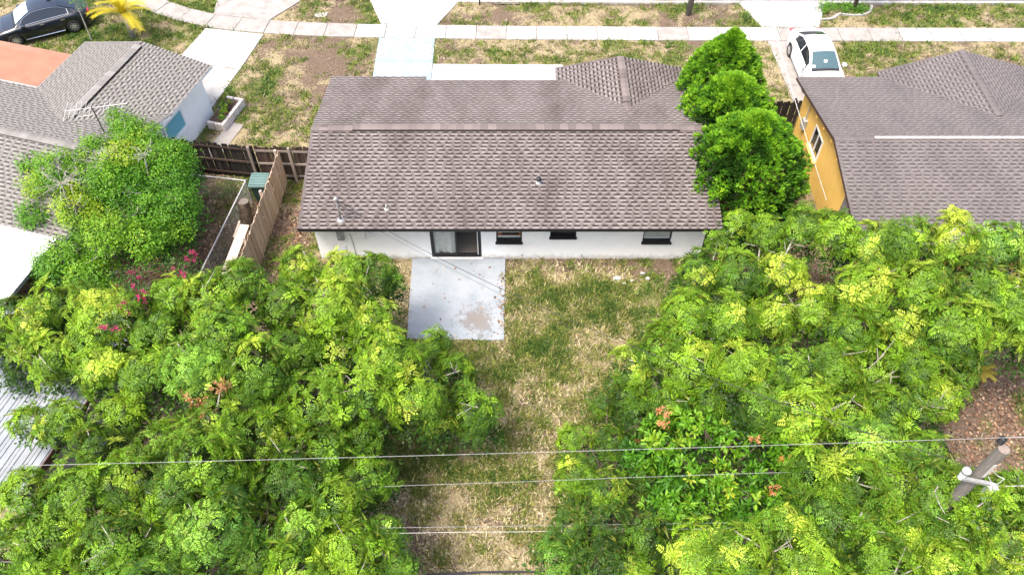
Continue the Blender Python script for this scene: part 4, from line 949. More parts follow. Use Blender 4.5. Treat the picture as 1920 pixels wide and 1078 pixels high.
def scatter(name, tpls, pos, nrm, scl, tint, mat, parent=None, rach=(.30,.32,.05), off=(0,0,0), vary=.12, grp=0):
    pos = np.asarray(pos, float); N = len(pos)
    z = nrm/np.linalg.norm(nrm, axis=1, keepdims=True); a = RNG.random((N,3))-.5; x = np.cross(z, a); x /= np.linalg.norm(x, axis=1, keepdims=True); y = np.cross(z, x)
    which = RNG.integers(0, len(tpls), N); VV = []; FF = []; TT = []; base = 0
    for k, (tv, tf, tk) in enumerate(tpls):
        s = np.where(which == k)[0]
        if not len(s): continue
        Rm = np.stack([x[s], y[s], z[s]], 2)
        v = np.einsum('nij,mj->nmi', Rm, tv) * scl[s][:,None,None] + pos[s][:,None,:]
        f = tf[None] + (np.arange(len(s))*len(tv))[:,None,None] + base
        c = np.repeat(tint[s][:,None,:], len(tv), 1)
        nl = len(tv)//4 + 1; jit = 1 + vary*RNG.standard_normal((len(s), nl, 1)); c = c*np.repeat(jit, 4, 1)[:, :len(tv)]
        if grp:
            ng = len(tv)//grp + 1; fj = np.exp(.24*RNG.standard_normal((len(s), ng, 1))); fj = fj*np.array([1.0,1.0,1.0]) ; c = c*np.repeat(fj, grp, 1)[:, :len(tv)]
        c = np.where(tk[None,:,None] == 1, np.array(rach)*.5 + c*.5, c)
        VV.append(v.reshape(-1,3)); FF.append(f.reshape(-1,3)); TT.append(c.reshape(-1,3)); base += len(s)*len(tv)
    V = np.concatenate(VV) - np.array(off); me = np_mesh(name, V, np.concatenate(FF), np.clip(np.concatenate(TT), 0.003, 1))
    return add_obj(name, me, parent, [mat])
def pal(t, stops):
    t = np.clip(t, 0, 1); xs = [s[0] for s in stops]; return np.stack([np.interp(t, xs, [s[1][i] for s in stops]) for i in range(3)], 1)
PAL_PIN = [(0,(.018,.055,.006)),(.3,(.055,.135,.008)),(.55,(.125,.255,.011)),(.8,(.235,.40,.02)),(1,(.42,.52,.05))]
PAL_BRIGHT = [(0,(.022,.08,.006)),(.45,(.075,.225,.010)),(.75,(.17,.35,.018)),(1,(.38,.46,.035))]
def lobe_points(L, dens, zmin=-.45, squash=.85):
    P = []; Nn = []; Li = []
    for i, (x,y,z,r) in enumerate(L):
        n = int(dens*4*math.pi*r*r*.72)
        d = RNG.standard_normal((n*3,3)); d /= np.linalg.norm(d, axis=1, keepdims=True); d = d[d[:,2] > zmin][:n]
        rad = r*(.50 + .50*RNG.random(len(d)))*(1 + .22*np.sin(d[:,0]*5+i)*np.sin(d[:,1]*6+2*i))
        P.append(np.array([x,y,z]) + d*rad[:,None]*np.array([1,1,squash])); Nn.append(d*np.array([1,1,.6]) + np.array([0,0,.55])); Li += [i]*len(d)
    return np.concatenate(P), np.concatenate(Nn), np.array(Li)
def limbs(base, L, r0, seed, fork=.45):
    r = random.Random(seed); mb = MB(); base = Vector(base); c = sum((Vector(l[:3]) for l in L), Vector())/len(L)
    nm = max(2, len(L)//5); groups = [[] for _ in range(nm)]
    for l in sorted(L, key=lambda l: math.atan2(l[1]-c.y, l[0]-c.x)): groups[int((math.atan2(l[1]-c.y, l[0]-c.x)+math.pi)/(2*math.pi)*nm*.999)].append(l)
    crotch = base.lerp(Vector((c.x,c.y,base.z)), .15) + Vector((0,0,c.z*fork*.55))
    trunk = MB().tube([base-Vector((0,0,.15)), base.lerp(crotch,.5)+Vector((r.uniform(-.1,.1),r.uniform(-.1,.1),0)), crotch], [r0*1.25,r0,r0*.85], 10)
    for g in groups:
        if not g: continue
        gc = sum((Vector(l[:3]) for l in g), Vector())/len(g); md = crotch.lerp(gc, .55) + Vector((0,0,-.1))
        trunk.tube([crotch-Vector((0,0,.1)), crotch.lerp(md,.5)+Vector((r.uniform(-.15,.15),r.uniform(-.15,.15),.1)), md], [r0*.7,r0*.55,r0*.45], 8)
        for l in g:
            e = Vector(l[:3]) + Vector((r.uniform(-.4,.4)*l[3],r.uniform(-.4,.4)*l[3],l[3]*r.uniform(.3,.95))); k = md.lerp(e,.5)+Vector((r.uniform(-.2,.2),r.uniform(-.2,.2),-.12))
            trunk.tube([md, k, e], [r0*.42,r0*.26,r0*.09], 6)
            for _ in range(4):
                q = k.lerp(e, r.uniform(.1,.9)); dd = Vector((r.uniform(-1,1),r.uniform(-1,1),r.uniform(-.2,.9))).normalized()*l[3]*r.uniform(.6,.95)
                trunk.tube([q, q+dd*.5+Vector((0,0,-.04)), q+dd], [r0*.16,r0*.10,r0*.03], 5)
    return trunk
LOBES = {
    'A': [(-6.8, 16.67, 3.86, 0.79), (-5.17, 16.19, 4.04, 0.81), (-4.31, 16.38, 3.67, 0.89), (-5.32, 14.39, 4.61, 1.03), (-6.84, 14.71, 4.44, 0.83), (-4.26, 14.3, 4.19, 0.85), (-5.01, 13.42, 3.79, 0.8), (-6.26, 13.39, 3.84, 1.07), (-3.43, 12.75, 4.51, 1.03), (-2.38, 14.42, 2.6, 0.6), (-1.73, 13.2, 2.8, 0.8), (-3.91, 11.54, 4.48, 0.82), (-2.65, 11.69, 3.94, 0.97), (-1.12, 12.0, 2.8, 0.85), (-5.23, 11.41, 4.41, 1.04), (-2.15, 11.75, 2.6, 0.6)],
    'B': [(-8.07, 15.12, 4.97, 0.83), (-8.9, 14.54, 4.67, 1.04), (-10.04, 14.83, 4.56, 0.86), (-10.22, 13.67, 4.52, 0.83), (-8.09, 13.13, 5.03, 1.1), (-11.22, 14.0, 4.6, 0.91), (-8.74, 12.07, 5.0, 1.0), (-6.99, 12.09, 4.97, 1.1), (-10.1, 12.18, 4.56, 0.94), (-12.03, 14.15, 4.66, 0.95), (-12.28, 13.34, 4.18, 0.91)],
    'C': [(-14.42, 14.37, 4.09, 0.82), (-14.18, 15.41, 3.25, 1.02), (-14.89, 13.61, 3.51, 0.99), (-13.4, 13.27, 3.72, 0.92), (-11.66, 12.53, 4.3, 0.87), (-15.32, 14.9, 3.65, 0.87), (-16.35, 14.12, 3.9, 0.9), (-12.32, 10.97, 4, 0.75), (-11.11, 10.21, 4.2, 0.6), (-13.62, 11.2, 3.6, 0.5), (-10.86, 11.25, 3.8, 0.7)],
    'D': [(-12.2, 8.66, 4.6, 0.7), (-10.92, 8.61, 4.39, 1.11), (-9.99, 9.07, 4.35, 1.05), (-8.25, 8.48, 4.99, 0.88), (-11.26, 7.63, 4.07, 0.92), (-9.46, 7.06, 4.84, 1.07), (-8.44, 7.28, 4.26, 0.96), (-12.23, 7.17, 4.2, 1.01), (-10.69, 6.32, 4.05, 1.1), (-8.55, 5.9, 4.99, 1.19), (-7.15, 7.47, 4.81, 1.19), (-9.49, 10.32, 4, 0.8), (-13.17, 6.71, 4.02, 0.95), (-7.73, 9.17, 5.06, 1.12)],
    'E': [(-6.86, 10.29, 4.05, 1.07), (-5.74, 9.1, 4.28, 1.03), (-5.01, 10.1, 3.8, 0.9), (-4.5, 8.67, 3.92, 0.82), (-3.84, 9.51, 3.4, 0.7), (-5.28, 7.75, 4.09, 0.81), (-4.04, 7.37, 4.02, 1.08), (-6.42, 7.26, 3.96, 0.76), (-3.29, 8.1, 3.2, 0.6), (-2.93, 7.26, 3.2, 0.6), (-6.98, 8.94, 3.65, 0.82), (-5.01, 6.56, 4.46, 0.88), (-3.8, 6.36, 3.92, 0.79), (-7.87, 10.43, 4.68, 0.9), (-6.51, 11.24, 3.83, 0.78), (-4.13, 10.8, 3.4, 0.8)],
    'F': [(7.81, 18.91, 3.6, 0.5), (7.17, 18.11, 3.4, 0.5), (8.75, 18.42, 3.46, 0.82), (9.76, 18.16, 4.14, 0.81), (6.17, 16.79, 3.44, 0.92), (7.44, 16.38, 3.67, 1.09), (8.92, 16.72, 3.53, 0.94), (5.36, 14.46, 4.25, 0.9), (6.53, 14.09, 4.49, 0.92), (8.12, 14.69, 3.67, 0.9), (4.61, 13.85, 3.44, 0.9), (3.77, 13.23, 3.2, 0.8), (5.44, 13.12, 3.67, 1.06), (6.61, 12.52, 4.31, 0.93), (9.65, 15.27, 3.43, 0.84), (3.62, 12.66, 2.6, 0.5)],
    'G': [(10.58, 17.69, 4.27, 0.92), (11.69, 17.01, 4.25, 1.16), (12.37, 16.8, 5, 1), (13.87, 16.8, 5, 1.05), (15.11, 16.58, 5, 1), (16.56, 16.64, 4.16, 0.86), (10.67, 14.87, 5.02, 1.05), (12.2, 14.82, 5.09, 0.99), (13.85, 14.89, 4.99, 1.08), (14.98, 14.39, 4.87, 1.11), (10.03, 13.66, 4.54, 0.87), (11.77, 13.88, 4.23, 1.16), (12.69, 13.34, 4.99, 1.18), (14.79, 14.05, 4, 0.8), (16.59, 14.97, 4.37, 1.08), (16.32, 13.74, 3.6, 0.8)],
    'H': [(6.99, 11.32, 4.28, 0.97), (7.98, 12.53, 4.3, 0.94), (9.29, 12.64, 4.12, 0.99), (10.74, 12.91, 3.7, 1.07), (11.55, 12.43, 4.45, 0.78), (7.91, 11.04, 4.47, 1.08), (9.38, 11.23, 4.14, 0.77), (10.57, 11.09, 4.39, 0.8), (12.21, 11.77, 3.8, 0.8), (13.12, 12.66, 3.8, 0.7), (5.85, 12.12, 3.2, 0.7), (4.66, 12.18, 2.8, 0.7), (9.67, 10.08, 4.47, 0.98)],
    'I': [(2.87, 12.74, 2, 0.5), (1.99, 11.54, 2, 0.6), (3.05, 11.21, 2.3, 0.65), (3.85, 11.87, 2.7, 0.75), (1.81, 9.67, 3.4, 0.7), (2.62, 9.11, 3.6, 0.65), (1.56, 7.97, 3.9, 0.6), (2.63, 8.03, 4.1, 0.65), (1.12, 7.15, 3.9, 0.7), (2.27, 6.91, 4.2, 0.75), (3.52, 7.61, 4.1, 0.65), (3.82, 9.89, 2.6, 0.6), (2.88, 6.52, 4.2, 0.7)],
    'J': [(4.28, 10.84, 3.32, 0.67), (5.3, 11.34, 3.02, 0.76), (6.36, 11.06, 2.91, 0.69), (7.11, 10.47, 3.71, 0.61), (4.71, 9.67, 3.4, 0.71), (5.98, 9.73, 2.94, 0.67), (6.96, 9.45, 3.53, 0.68), (7.92, 9.91, 3.55, 0.63), (5.35, 8.73, 3.11, 0.62), (4.31, 8.77, 3.36, 0.77), (6.53, 8.59, 3.43, 0.74), (8.63, 10.71, 3.25, 0.73), (3.67, 10.35, 2.99, 0.65), (7.41, 8.85, 3.51, 0.73)],
    'K': [(7.91, 9.16, 4.46, 0.97), (8.6, 8.64, 5.26, 0.83), (10.05, 8.78, 4.33, 1.02), (10.68, 9.49, 5, 0.7), (10.48, 8.26, 5.17, 0.98), (7.95, 7.93, 4.68, 1.1), (6.55, 7.37, 5.05, 0.82), (5.41, 6.82, 5.17, 0.87), (4.54, 6.92, 4.53, 1.09), (6.9, 6.75, 4.66, 1.08), (8.72, 7.5, 4.38, 1.11), (9.8, 7.63, 4.39, 0.85), (10.79, 7.5, 4.74, 0.92), (12.36, 8.38, 4.6, 0.7), (11.87, 7.34, 4.8, 1.12), (10.23, 6.51, 4.98, 0.8), (11.89, 6.41, 4.54, 0.99), (8.94, 6.47, 4.74, 1.05), (7.45, 5.98, 4.73, 0.83), (5.8, 6.06, 4.47, 1.1), (11.26, 8.07, 5.6, 0.55), (12.2, 8.3, 5.4, 0.6), (11.04, 8.6, 5.2, 0.5), (11.66, 7.74, 6.2, 0.4), (11.19, 7.7, 6.0, 0.4), (12.29, 8.29, 6.0, 0.35)],
    'L': [(-14.5, 23.53, 3.4, 0.75), (-15.69, 22.93, 2.99, 1.01), (-16.23, 21.32, 3.68, 0.97), (-17.23, 21.34, 3, 0.7), (-13.24, 22.55, 3.34, 0.96), (-15.4, 20.18, 2.94, 1.06), (-13.9, 20.82, 3.11, 1.06), (-12.52, 21.55, 2.94, 1.05), (-11.74, 20.13, 3, 0.8), (-13.68, 18.42, 3.47, 0.96), (-15.29, 18.04, 2.8, 0.9), (-12.58, 18.52, 3.09, 0.81), (-16.21, 18.06, 2.2, 0.6), (-14.2, 17.26, 2.6, 0.9), (-12.08, 19.46, 2.6, 0.8), (-17.89, 22.34, 3, 0.5), (-14.23, 22.08, 3.5, 0.9), (-14.01, 23.79, 3.3, 0.7), (-12.46, 22.41, 3.2, 0.8), (-14.33, 20.76, 3.7, 0.9), (-12.49, 19.67, 3.2, 0.9), (-17.13, 20.05, 2.8, 0.6), (-15.09, 24.46, 3.4, 0.5)],
}
TREES = [
 ('A','feathery_tree','feathery green tree whose right side overhangs the patio edge',(-4.9,13.2,0),.13,'pin',5.5,1.0,0.46),
 ('B','feathery_tree','feathery tree with pink flowers showing through, left of centre',(-9.4,13.4,0),.14,'pin',5.5,1.0,.50),
 ('C','feathery_tree','feathery tree against the left edge above the metal roof',(-13.6,13.0,0),.12,'pin',5.5,1.0,0.48),
 ('D','feathery_tree','pale tipped feathery tree filling the lower left corner',(-9.9,7.6,0),.14,'pin',5.5,.95,0.5),
 ('E','feathery_tree','feathery tree with dry orange sprigs beside the dry grass strip',(-5.4,8.8,0),.13,'pin',5.5,1.0,0.47),
 ('F','feathery_tree','lime tipped feathery tree below the cypress row',(6.8,15.2,0),.14,'pin',5.5,1.0,0.54),
 ('G','feathery_tree','wide feathery tree in front of the ochre house roof',(12.8,15.2,0),.16,'pin',5.5,1.0,0.55),
 ('H','feathery_tree','feathery tree with yellow tips left of the bare brown soil',(9.2,11.8,0),.13,'pin',5.5,1.0,0.5),
 ('I','feathery_shrub','low dark feathery shrub along the right side of the dry grass',(2.5,9.6,0),.07,'pin',7.0,.80,.30),
 ('J','broadleaf_shrub','bright green broad leaved shrub with a few orange leaves',(6.2,10.1,0),.09,'whorl',15,1.0,0.44),
 ('K','feathery_tree','large feathery tree filling the lower right corner round the pole',(8.6,7.4,0),.15,'pin',5.5,.95,0.5),
 ('L','bushy_tree','small leaved bushy tree with bare twigs at the left roof',(-14.0,20.6,0),.15,'small',26,1.0,.56),
]
CROWN = {}
for key, nm, lab, base, r0, kind, dens, scl, bias in TREES:
    L = [(x_, y_, z_, r_*.90) for x_, y_, z_, r_ in LOBES[key]]; root = empty(nm, base); tag(root, lab, 'shrub' if 'shrub' in nm else 'tree', 'feathery leaved trees of the back yard' if nm == 'feathery_tree' else None)
    limbs(base, L, r0, hash(key) % 97 if False else ord(key)).build('trunk', M['bark'] if key not in 'IJ' else M['bark_dark'], root, True)
    P, Nn, Li = lobe_points(L, dens, -.5 if kind != 'small' else -.6)
    N = len(P); lr = np.array([l[3] for l in L])[Li]; lz = np.array([l[2] for l in L])[Li]
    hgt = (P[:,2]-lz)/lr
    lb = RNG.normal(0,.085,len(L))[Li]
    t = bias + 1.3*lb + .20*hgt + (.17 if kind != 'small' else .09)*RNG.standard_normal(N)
    tip = RNG.random(N) < (np.where(hgt > .45, .12, .03) if kind == 'pin' else .02); t = np.where(tip, t+.24, t)
    if kind == 'pin':
        tint = pal(t, PAL_PIN)
        blu = RNG.random(len(L))[Li] < (.25 if key in 'DE' else .05); tint = np.where(blu[:,None], tint*np.array([.92,1.0,1.4]) + np.array([.015,.03,.010]), tint)
        s = scl*.67*RNG.uniform(.65,1.25,N)
    elif kind == 'whorl':
        tint = pal(t, PAL_BRIGHT); s = scl*RNG.uniform(.8,1.25,N)
        og = RNG.random(N) < .012; tint = np.where(og[:,None], np.array([.55,.19,.06]), tint)
    else:
        tint = pal(t + .02, PAL_BRIGHT)*np.array([1.02,1.0,.9]); s = scl*RNG.uniform(.85,1.3,N)
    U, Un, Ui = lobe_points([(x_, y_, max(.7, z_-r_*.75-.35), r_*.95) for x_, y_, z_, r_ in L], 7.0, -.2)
    ut = pal(.10+.12*RNG.standard_normal(len(U)), PAL_PIN if kind == 'pin' else PAL_BRIGHT)  # inner leaves tinted darker, painting the shade inside the crown
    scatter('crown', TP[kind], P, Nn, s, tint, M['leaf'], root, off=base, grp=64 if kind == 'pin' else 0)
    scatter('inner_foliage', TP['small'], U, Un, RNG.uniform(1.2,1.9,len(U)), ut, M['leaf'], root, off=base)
    CROWN[key] = root
# dry sprigs, orange new leaves, bare twigs and flowers (parts of their trees)
def cluster(pts, n, rad, tpl, tint, scl, mat, root, name, var=.15):
    P = []; 
    for (x,y,z) in pts: P.append(np.array([x,y,z]) + RNG.standard_normal((n,3))*rad)
    P = np.concatenate(P); Nn = RNG.standard_normal((len(P),3))*.5+np.array([0,0,.8]); tc = np.array(tint)[None]*(1+var*RNG.standard_normal((len(P),1)))
    return scatter(name, tpl, P, Nn, scl*RNG.uniform(.7,1.2,len(P)), tc, mat, root, off=tuple(ORIG[root]))
cluster([(-8.42,10.95,5.15),(-8.2,10.9,5.1),(-7.75,11.25,5.3),(-7.6,11.35,5.25),(-8.0,10.6,5.0)], 9, .11, TP['whorl'], (.42,.22,.09), .55, M['leaf'], CROWN['E'], 'dry_leaves')
mb = MB()
for e in ((-8.42,10.95,5.15),(-7.7,11.3,5.25),(-8.0,10.6,5.0)): mb.tube([(-7.87,10.5,4.4),(Vector((-7.9,10.6,4.6))+Vector(e))/2, e], [.04,.03,.012], 6)
mb.build('dry_branch', M['bark'], CROWN['E'], True)
cluster([(4.25,11.2,4.05),(4.2,10.85,4.1),(6.6,10.3,4.15),(6.9,9.0,4.0)], 5, .07, TP['whorl'], (.60,.27,.12), .6, M['leaf'], CROWN['J'], 'orange_leaves')
def bare(root, o, n, L, seed):
    r = random.Random(seed); mb = MB(); o = Vector(o)
    mb.tube([o-Vector((.1,.2,1.0)), o], [.04,.025], 6)
    for k in range(n):
        d = Vector((r.uniform(-1,1), r.uniform(-1.2,.7), r.uniform(.1,.9))).normalized(); a = o + d*L*.45; b_ = a + (d+Vector((r.uniform(-.5,.5),r.uniform(-.5,.5),-.35))).normalized()*L*.6
        mb.tube([o, a, b_], [.010,.007,.003], 5)
        for _ in range(3):
            q = a.lerp(b_, r.random()); mb.tube([q, q+Vector((r.uniform(-1,1),r.uniform(-1,1),r.uniform(-.3,.6)))*L*.28], [.006,.003], 4)
    mb.build('bare_twigs', M['bare_twig'], root)
bare(CROWN['L'], (-15.55,20.2,4.1), 20, .95, 4); bare(CROWN['L'], (-14.5,21.9,3.8), 9, .5, 5); bare(CROWN['L'], (-13.2,21.8,3.95), 12, .45, 6)
Bg = empty('flowering_vine', (-10.9,15.2,0)); tag(Bg, 'pink flowering vine showing between the feathery trees at the left', 'vine')
mb = MB(); FL = [(-9.95,16.55,4.55),(-10.0,16.3,4.75),(-11.6,15.3,4.9),(-11.85,15.1,4.7),(-11.4,15.35,5.0),(-10.95,14.5,5.35),(-10.7,14.4,5.35),(-10.9,13.9,5.4),(-11.5,13.35,5.3),(-11.3,13.3,5.35),(-9.6,15.35,5.35),(-10.3,15.4,5.2)]
for f_ in FL: mb.tube([(-10.9,15.2,0),(-10.8,15.2,2.4),(Vector(f_)+Vector((-10.8,15.2,3)))/2, f_], [.03,.025,.016,.006], 5)
mb.build('stem', M['bark_dark'], Bg)
o = cluster([(a,b,c-.10) for a,b,c in FL], 5, .12, TP['whorl'], (.42,.035,.12), .42, M['petal'], Bg, 'flowers'); tag(o, kind='stuff')
cluster([(a,b,c-.15) for a,b,c in FL], 5, .22, TP['small'], (.05,.12,.015), 1.0, M['leaf'], Bg, 'leaves')

# cypress row
def cypress(label, c, rx, zb, zt, seed, cone=False):
    root = empty('cypress', (c[0],c[1],0)); tag(root, label, 'tree', 'cypress row beside the white house')
    MB().tube([(c[0],c[1],-.1),(c[0],c[1],zb+.6),(c[0],c[1],zt*.8)], [.2,.15,.04], 10).build('trunk', M['bark_dark'], root, True)
    h = zt-zb; P = []; Nn = []; lob = np.random.default_rng(seed)
    n = int(140*rx*h*2.0*math.pi*.8)
    u = RNG.random(n)**.85; az = RNG.random(n)*2*np.pi
    prof = np.interp(u, [0,.08,.25,.45,.65,.82,.93,1.0], [.45,.80,.98,1.0,.86,.58,.32,.05])
    if cone: prof = np.interp(u, [0,.08,.25,.45,.65,.82,.93,1.0], [.5,.86,1.0,.96,.75,.45,.22,.02])
    k1 = lob.uniform(0,6,8)
    bump_ = 1 + .02*np.sin(az*5+u*9+k1[0]) + .02*np.sin(az*9-u*14+k1[1]) + .02*np.sin(az*3+u*21+k1[2])
    # clumps: nearest of random clump centres on the surface pulls points outward
    nc = 260; cu = lob.random(nc); ca_ = lob.random(nc)*2*np.pi
    du = (u[:,None]-cu[None])*h; da = np.angle(np.exp(1j*(az[:,None]-ca_[None])))*rx*prof[:,None]
    dm = np.sqrt((du**2+da**2).min(1)); cl = np.clip(1-dm/.24, -.6, 1)
    rad = rx*prof*bump_*(.90+.13*cl) - np.abs(RNG.normal(0,.06,n)); inn = RNG.random(n) < .30; rad = np.where(inn, rad*.84, rad)
    P = np.stack([c[0]+rad*np.cos(az), c[1]+rad*np.sin(az), zb+u*h+.10*cl], 1)
    sl_ = np.interp(u, [0,.3,.6,1], [-.35,.1,.5,1.1]); Nn = np.stack([np.cos(az), np.sin(az), sl_+.55], 1)
    t = .25+.52*cl+.10*RNG.standard_normal(n) + .04*np.sin(az*2+k1[3])  # lime clump tips; gaps between clumps tinted dark to paint their shade
    tint = pal(t, [(0,(.018,.06,.004)),(.3,(.055,.17,.007)),(.6,(.15,.34,.011)),(1,(.32,.50,.025))])
    scatter('crown', TP['con'], P, Nn, RNG.uniform(.7,1.05,n), tint, M['conifer'], root, off=(c[0],c[1],0), vary=.1)
cypress('rounded bright green cypress nearest the camera in the row', (8.85,22.3), 2.4, .2, 5.3, 1)
cypress('middle bright green cypress of the row by the house', (8.6,25.2), 2.15, .4, 4.75, 2)
cypress('pointed bright green cypress nearest the street in the row', (8.75,27.3), 2.0, .4, 5.35, 3, True)

# small plants
def palm(label, base, h, n, L, tint, name='small_palm', trunk_r=.12, seed=1):
    r = random.Random(seed); root = empty(name, base); tag(root, label, 'palm'); b = Vector(base); t = b+Vector((0,0,h))
    MB().tube([b-Vector((0,0,.1)), b+Vector((.03,0,h*.6)), t], [trunk_r*1.1,trunk_r,trunk_r*1.5], 10).build('trunk', M['bark'], root, True)
    for k in range(n):
        az = 2*math.pi*k/n+r.uniform(-.2,.2); el = r.uniform(.3,1.35); fl = L*r.uniform(.8,1.1); V=[];F=[];K=[]
        p = t.copy(); sd = Vector((-math.sin(az),math.cos(az),0)); N = 14; pts=[]
        for i in range(N+1):
            e = el-1.15*(i/N)**1.3; d = Vector((math.cos(az)*math.cos(e),math.sin(az)*math.cos(e),math.sin(e))); pts.append((p.copy(),d)); p = p+d*fl/N
        for i in range(1,N+1):
            q,d = pts[i]; l = fl*.26*(1-.75*abs(i/N-.4)); upv = d.cross(sd); upv = upv if upv.z>0 else -upv
            for s_ in (-1,1):
                for j in (0,.5):
                    o_ = (sd*s_+d*.75+upv*.25).normalized(); w=d*.022; qq=q-d*(fl/N)*j; bb=len(V); V+= [qq-w,qq+w,qq+o_*l-Vector((0,0,.04))]; F.append((bb,bb+1,bb+2))
        for i in range(N): 
            bb=len(V); a,bq=pts[i][0],pts[i+1][0]; w=sd*.014*(1-i/N)+sd*.003; V+=[a-w,a+w,bq]; F.append((bb,bb+1,bb+2))
        tc = np.array(tint)*r.uniform(.8,1.15); v=np.array([tuple(x-b) for x in V])
        add_obj('frond', np_mesh('frond', v, np.array(F), np.repeat(tc[None],len(V),0)), root, [M['leaf']])
    return root
palm('small yellow palm standing on the lawn at the upper left', (-18.85,34.79,0), 1.4, 18, 1.65, (.56,.46,.02), seed=3)
palm('tiny yellow spiky plant beside the ochre house front eave', (15.3,29.9,0), .25, 12, .62, (.50,.40,.04), 'spiky_plant', .05, 5)
palm('small rosette of yellow strap leaves at the right edge soil', (15.55,14.55,0), .9, 14, .75, (.42,.36,.05), 'spiky_plant', .06, 8)
def sapling(label, base, h, seed, n=60):
    r = random.Random(seed); root = empty('sapling', base); tag(root, label, 'tree'); b = Vector(base); mb = MB(); mb.tube([b-Vector((0,0,.1)), b+Vector((.05,.03,h*.5)), b+Vector((-.02,.05,h))], [.035,.028,.012], 7); P=[]
    for k in range(7):
        q = b+Vector((0,.02,h*r.uniform(.3,.95))); e = q+Vector((r.uniform(-.5,.5),r.uniform(-.4,.4),r.uniform(.2,.5))); mb.tube([q,e],[.014,.006],5); P += [tuple(q.lerp(e,r.uniform(.5,1.1))) for _ in range(n//14)]
    P += [tuple(b+Vector((r.gauss(0,.2),r.gauss(0,.2),h+r.gauss(.05,.2)))) for _ in range(n//3)]
    mb.build('trunk', M['bare_twig'], root); P = np.array(P)
    scatter('crown', TP['small'], P, RNG.standard_normal((len(P),3))*.4+np.array([0,0,1]), RNG.uniform(.8,1.2,len(P)), pal(RNG.uniform(.5,.95,len(P)), PAL_BRIGHT), M['leaf'], root, off=base)
sapling('thin young sapling in front of the black sedan', (-20.87,34.61,0), 3.0, 2)
VT = empty('street_tree', (17.79,37.33,0)); tag(VT, 'slim dark street tree standing in a small edged bed', 'tree')
MB().tube([(17.79,37.33,-.1),(17.83,37.36,1.6),(17.95,37.4,3.2)], [.11,.09,.07], 9).build('trunk', M['bark_dark'], VT, True)
cp = np.array([17.95,37.4,4.0]) + RNG.standard_normal((240,3))*np.array([.8,.8,.5])
scatter('crown', TP['small'], cp, RNG.standard_normal((240,3))*.4+np.array([0,0,1]), RNG.uniform(1,1.5,240), pal(RNG.uniform(.3,.7,240), PAL_BRIGHT), M['leaf'], VT, off=(17.79,37.33,0))
Eb = empty('bed_edging', (17.4,36.9,0)); tag(Eb, 'wavy pale edging blocks round the street tree bed', 'edging')
ep = smooth_poly([(15.85,36.35),(16.5,36.4),(16.9,36.9),(17.3,36.75),(17.9,36.7),(18.5,36.9),(18.8,37.6)]); ep = resample([tuple(v) for v in ep], .16)
for i, q in enumerate(ep): MB().obox((q.x,q.y,.03+.006*(i%3)),(.075,.01*(i%2),0),(0,.05,0),(0,0,.05)).build('block', M['concrete'], Eb, bevel=.012)
weeds = np.concatenate([np.stack([RNG.uniform(15.9,18.6,70), RNG.uniform(36.95,37.6,70), np.full(70,.08)],1)])
o = scatter('ground_cover', TP['small'], weeds, np.tile([0,0,1.0],(70,1))+RNG.standard_normal((70,3))*.2, RNG.uniform(.8,1.3,70), pal(RNG.uniform(.2,.7,70), PAL_BRIGHT), M['leaf']); tag(o, 'low green weeds in the street tree bed', kind='stuff')
pw = np.stack([RNG.normal(0,.12,14)-12.86, RNG.normal(0,.45,14)+28.75, RNG.uniform(.3,.55,14)],1)
o = scatter('planter_weeds', TP['whorl'], pw, np.tile([0,0,1.0],(14,1)), RNG.uniform(.6,1.0,14), pal(RNG.uniform(.5,1,14), PAL_BRIGHT), M['leaf']); tag(o, 'green weeds growing in the block planter', 'plant')
o = scatter('planter_leaves', TP['whorl'], pw+np.array([.12,.25,-.05]), np.tile([0,0,1.0],(14,1)), RNG.uniform(.4,.6,14), np.tile([.10,.03,.04],(14,1)), M['leaf']); tag(o, 'dark purple plants in the block planter', 'plant')
# broken concrete bits by the wall
rb = [(4.05,19.3,.16),(4.3,19.05,.09),(5.05,19.55,.1),(5.2,19.3,.12),(2.9,19.7,.05),(-9.9,22.9,.05),(4.6,19.2,.07)]
RL = ['largest pale rubble piece on the soil below the blank wall between windows', 'small pale rubble piece just in front of the largest one', 'pale rubble piece closest to the wall below the rightmost window', 'flat pale rubble piece in front of the one nearest the rightmost window', 'tiny pale rubble piece below the middle narrow window', 'tiny pale rubble piece beside the green bin', 'small pale rubble piece just right of the largest one']
for i,(x,y,s) in enumerate(rb):
    q = random.Random(i); mb = MB(); n = 6; mb.slab([(x+s*math.cos(6.283*k/n)*q.uniform(.6,1.2), y+s*.7*math.sin(6.283*k/n)*q.uniform(.6,1.2)) for k in range(n)], -.02, .05+s*.2)
    o = mb.build('rubble_piece', M['concrete'], bevel=.01); tag(o, RL[i], 'rubble', 'rubble pieces on the ground')

# ------------------------------------------------------------------ grass and leaf litter
def in_poly(x, y, poly):
    c = np.zeros(len(x), bool); n = len(poly)
    for i in range(n):
        x0, y0 = poly[i]; x1, y1 = poly[(i+1) % n]
        if y0 == y1: continue
        k = ((y0 > y) != (y1 > y)) & (x < (x1-x0)*(y-y0)/(y1-y0)+x0); c ^= k
    return c
HARD += [[(XL-.05,YW-.02),(XR+.05,YW-.02),(XR+.05,YF+.1),(XL-.05,YF+.1)], [(12.5,18.7),(30,18.7),(30,28),(12.5,28)], [tuple(LW(s,t)[:2]) for s,t in ((-14,-10),(-.35,-10),(-.35,-.4),(-14,-.4))]]
def hard(x, y):
    h = np.zeros(len(x), bool); x = x + RNG.normal(0,.035,len(x)); y = y + RNG.normal(0,.035,len(x))
    for q in HARD: h |= in_poly(x, y, [tuple(p) for p in q])
    kx = np.array([v.x for v in kp]); ky = np.array([v.y for v in kp]); return h | (y > np.interp(x, kx, ky)-.02)
N = 190000
x = RNG.uniform(-28,28,N); y = RNG.uniform(7,42,N)
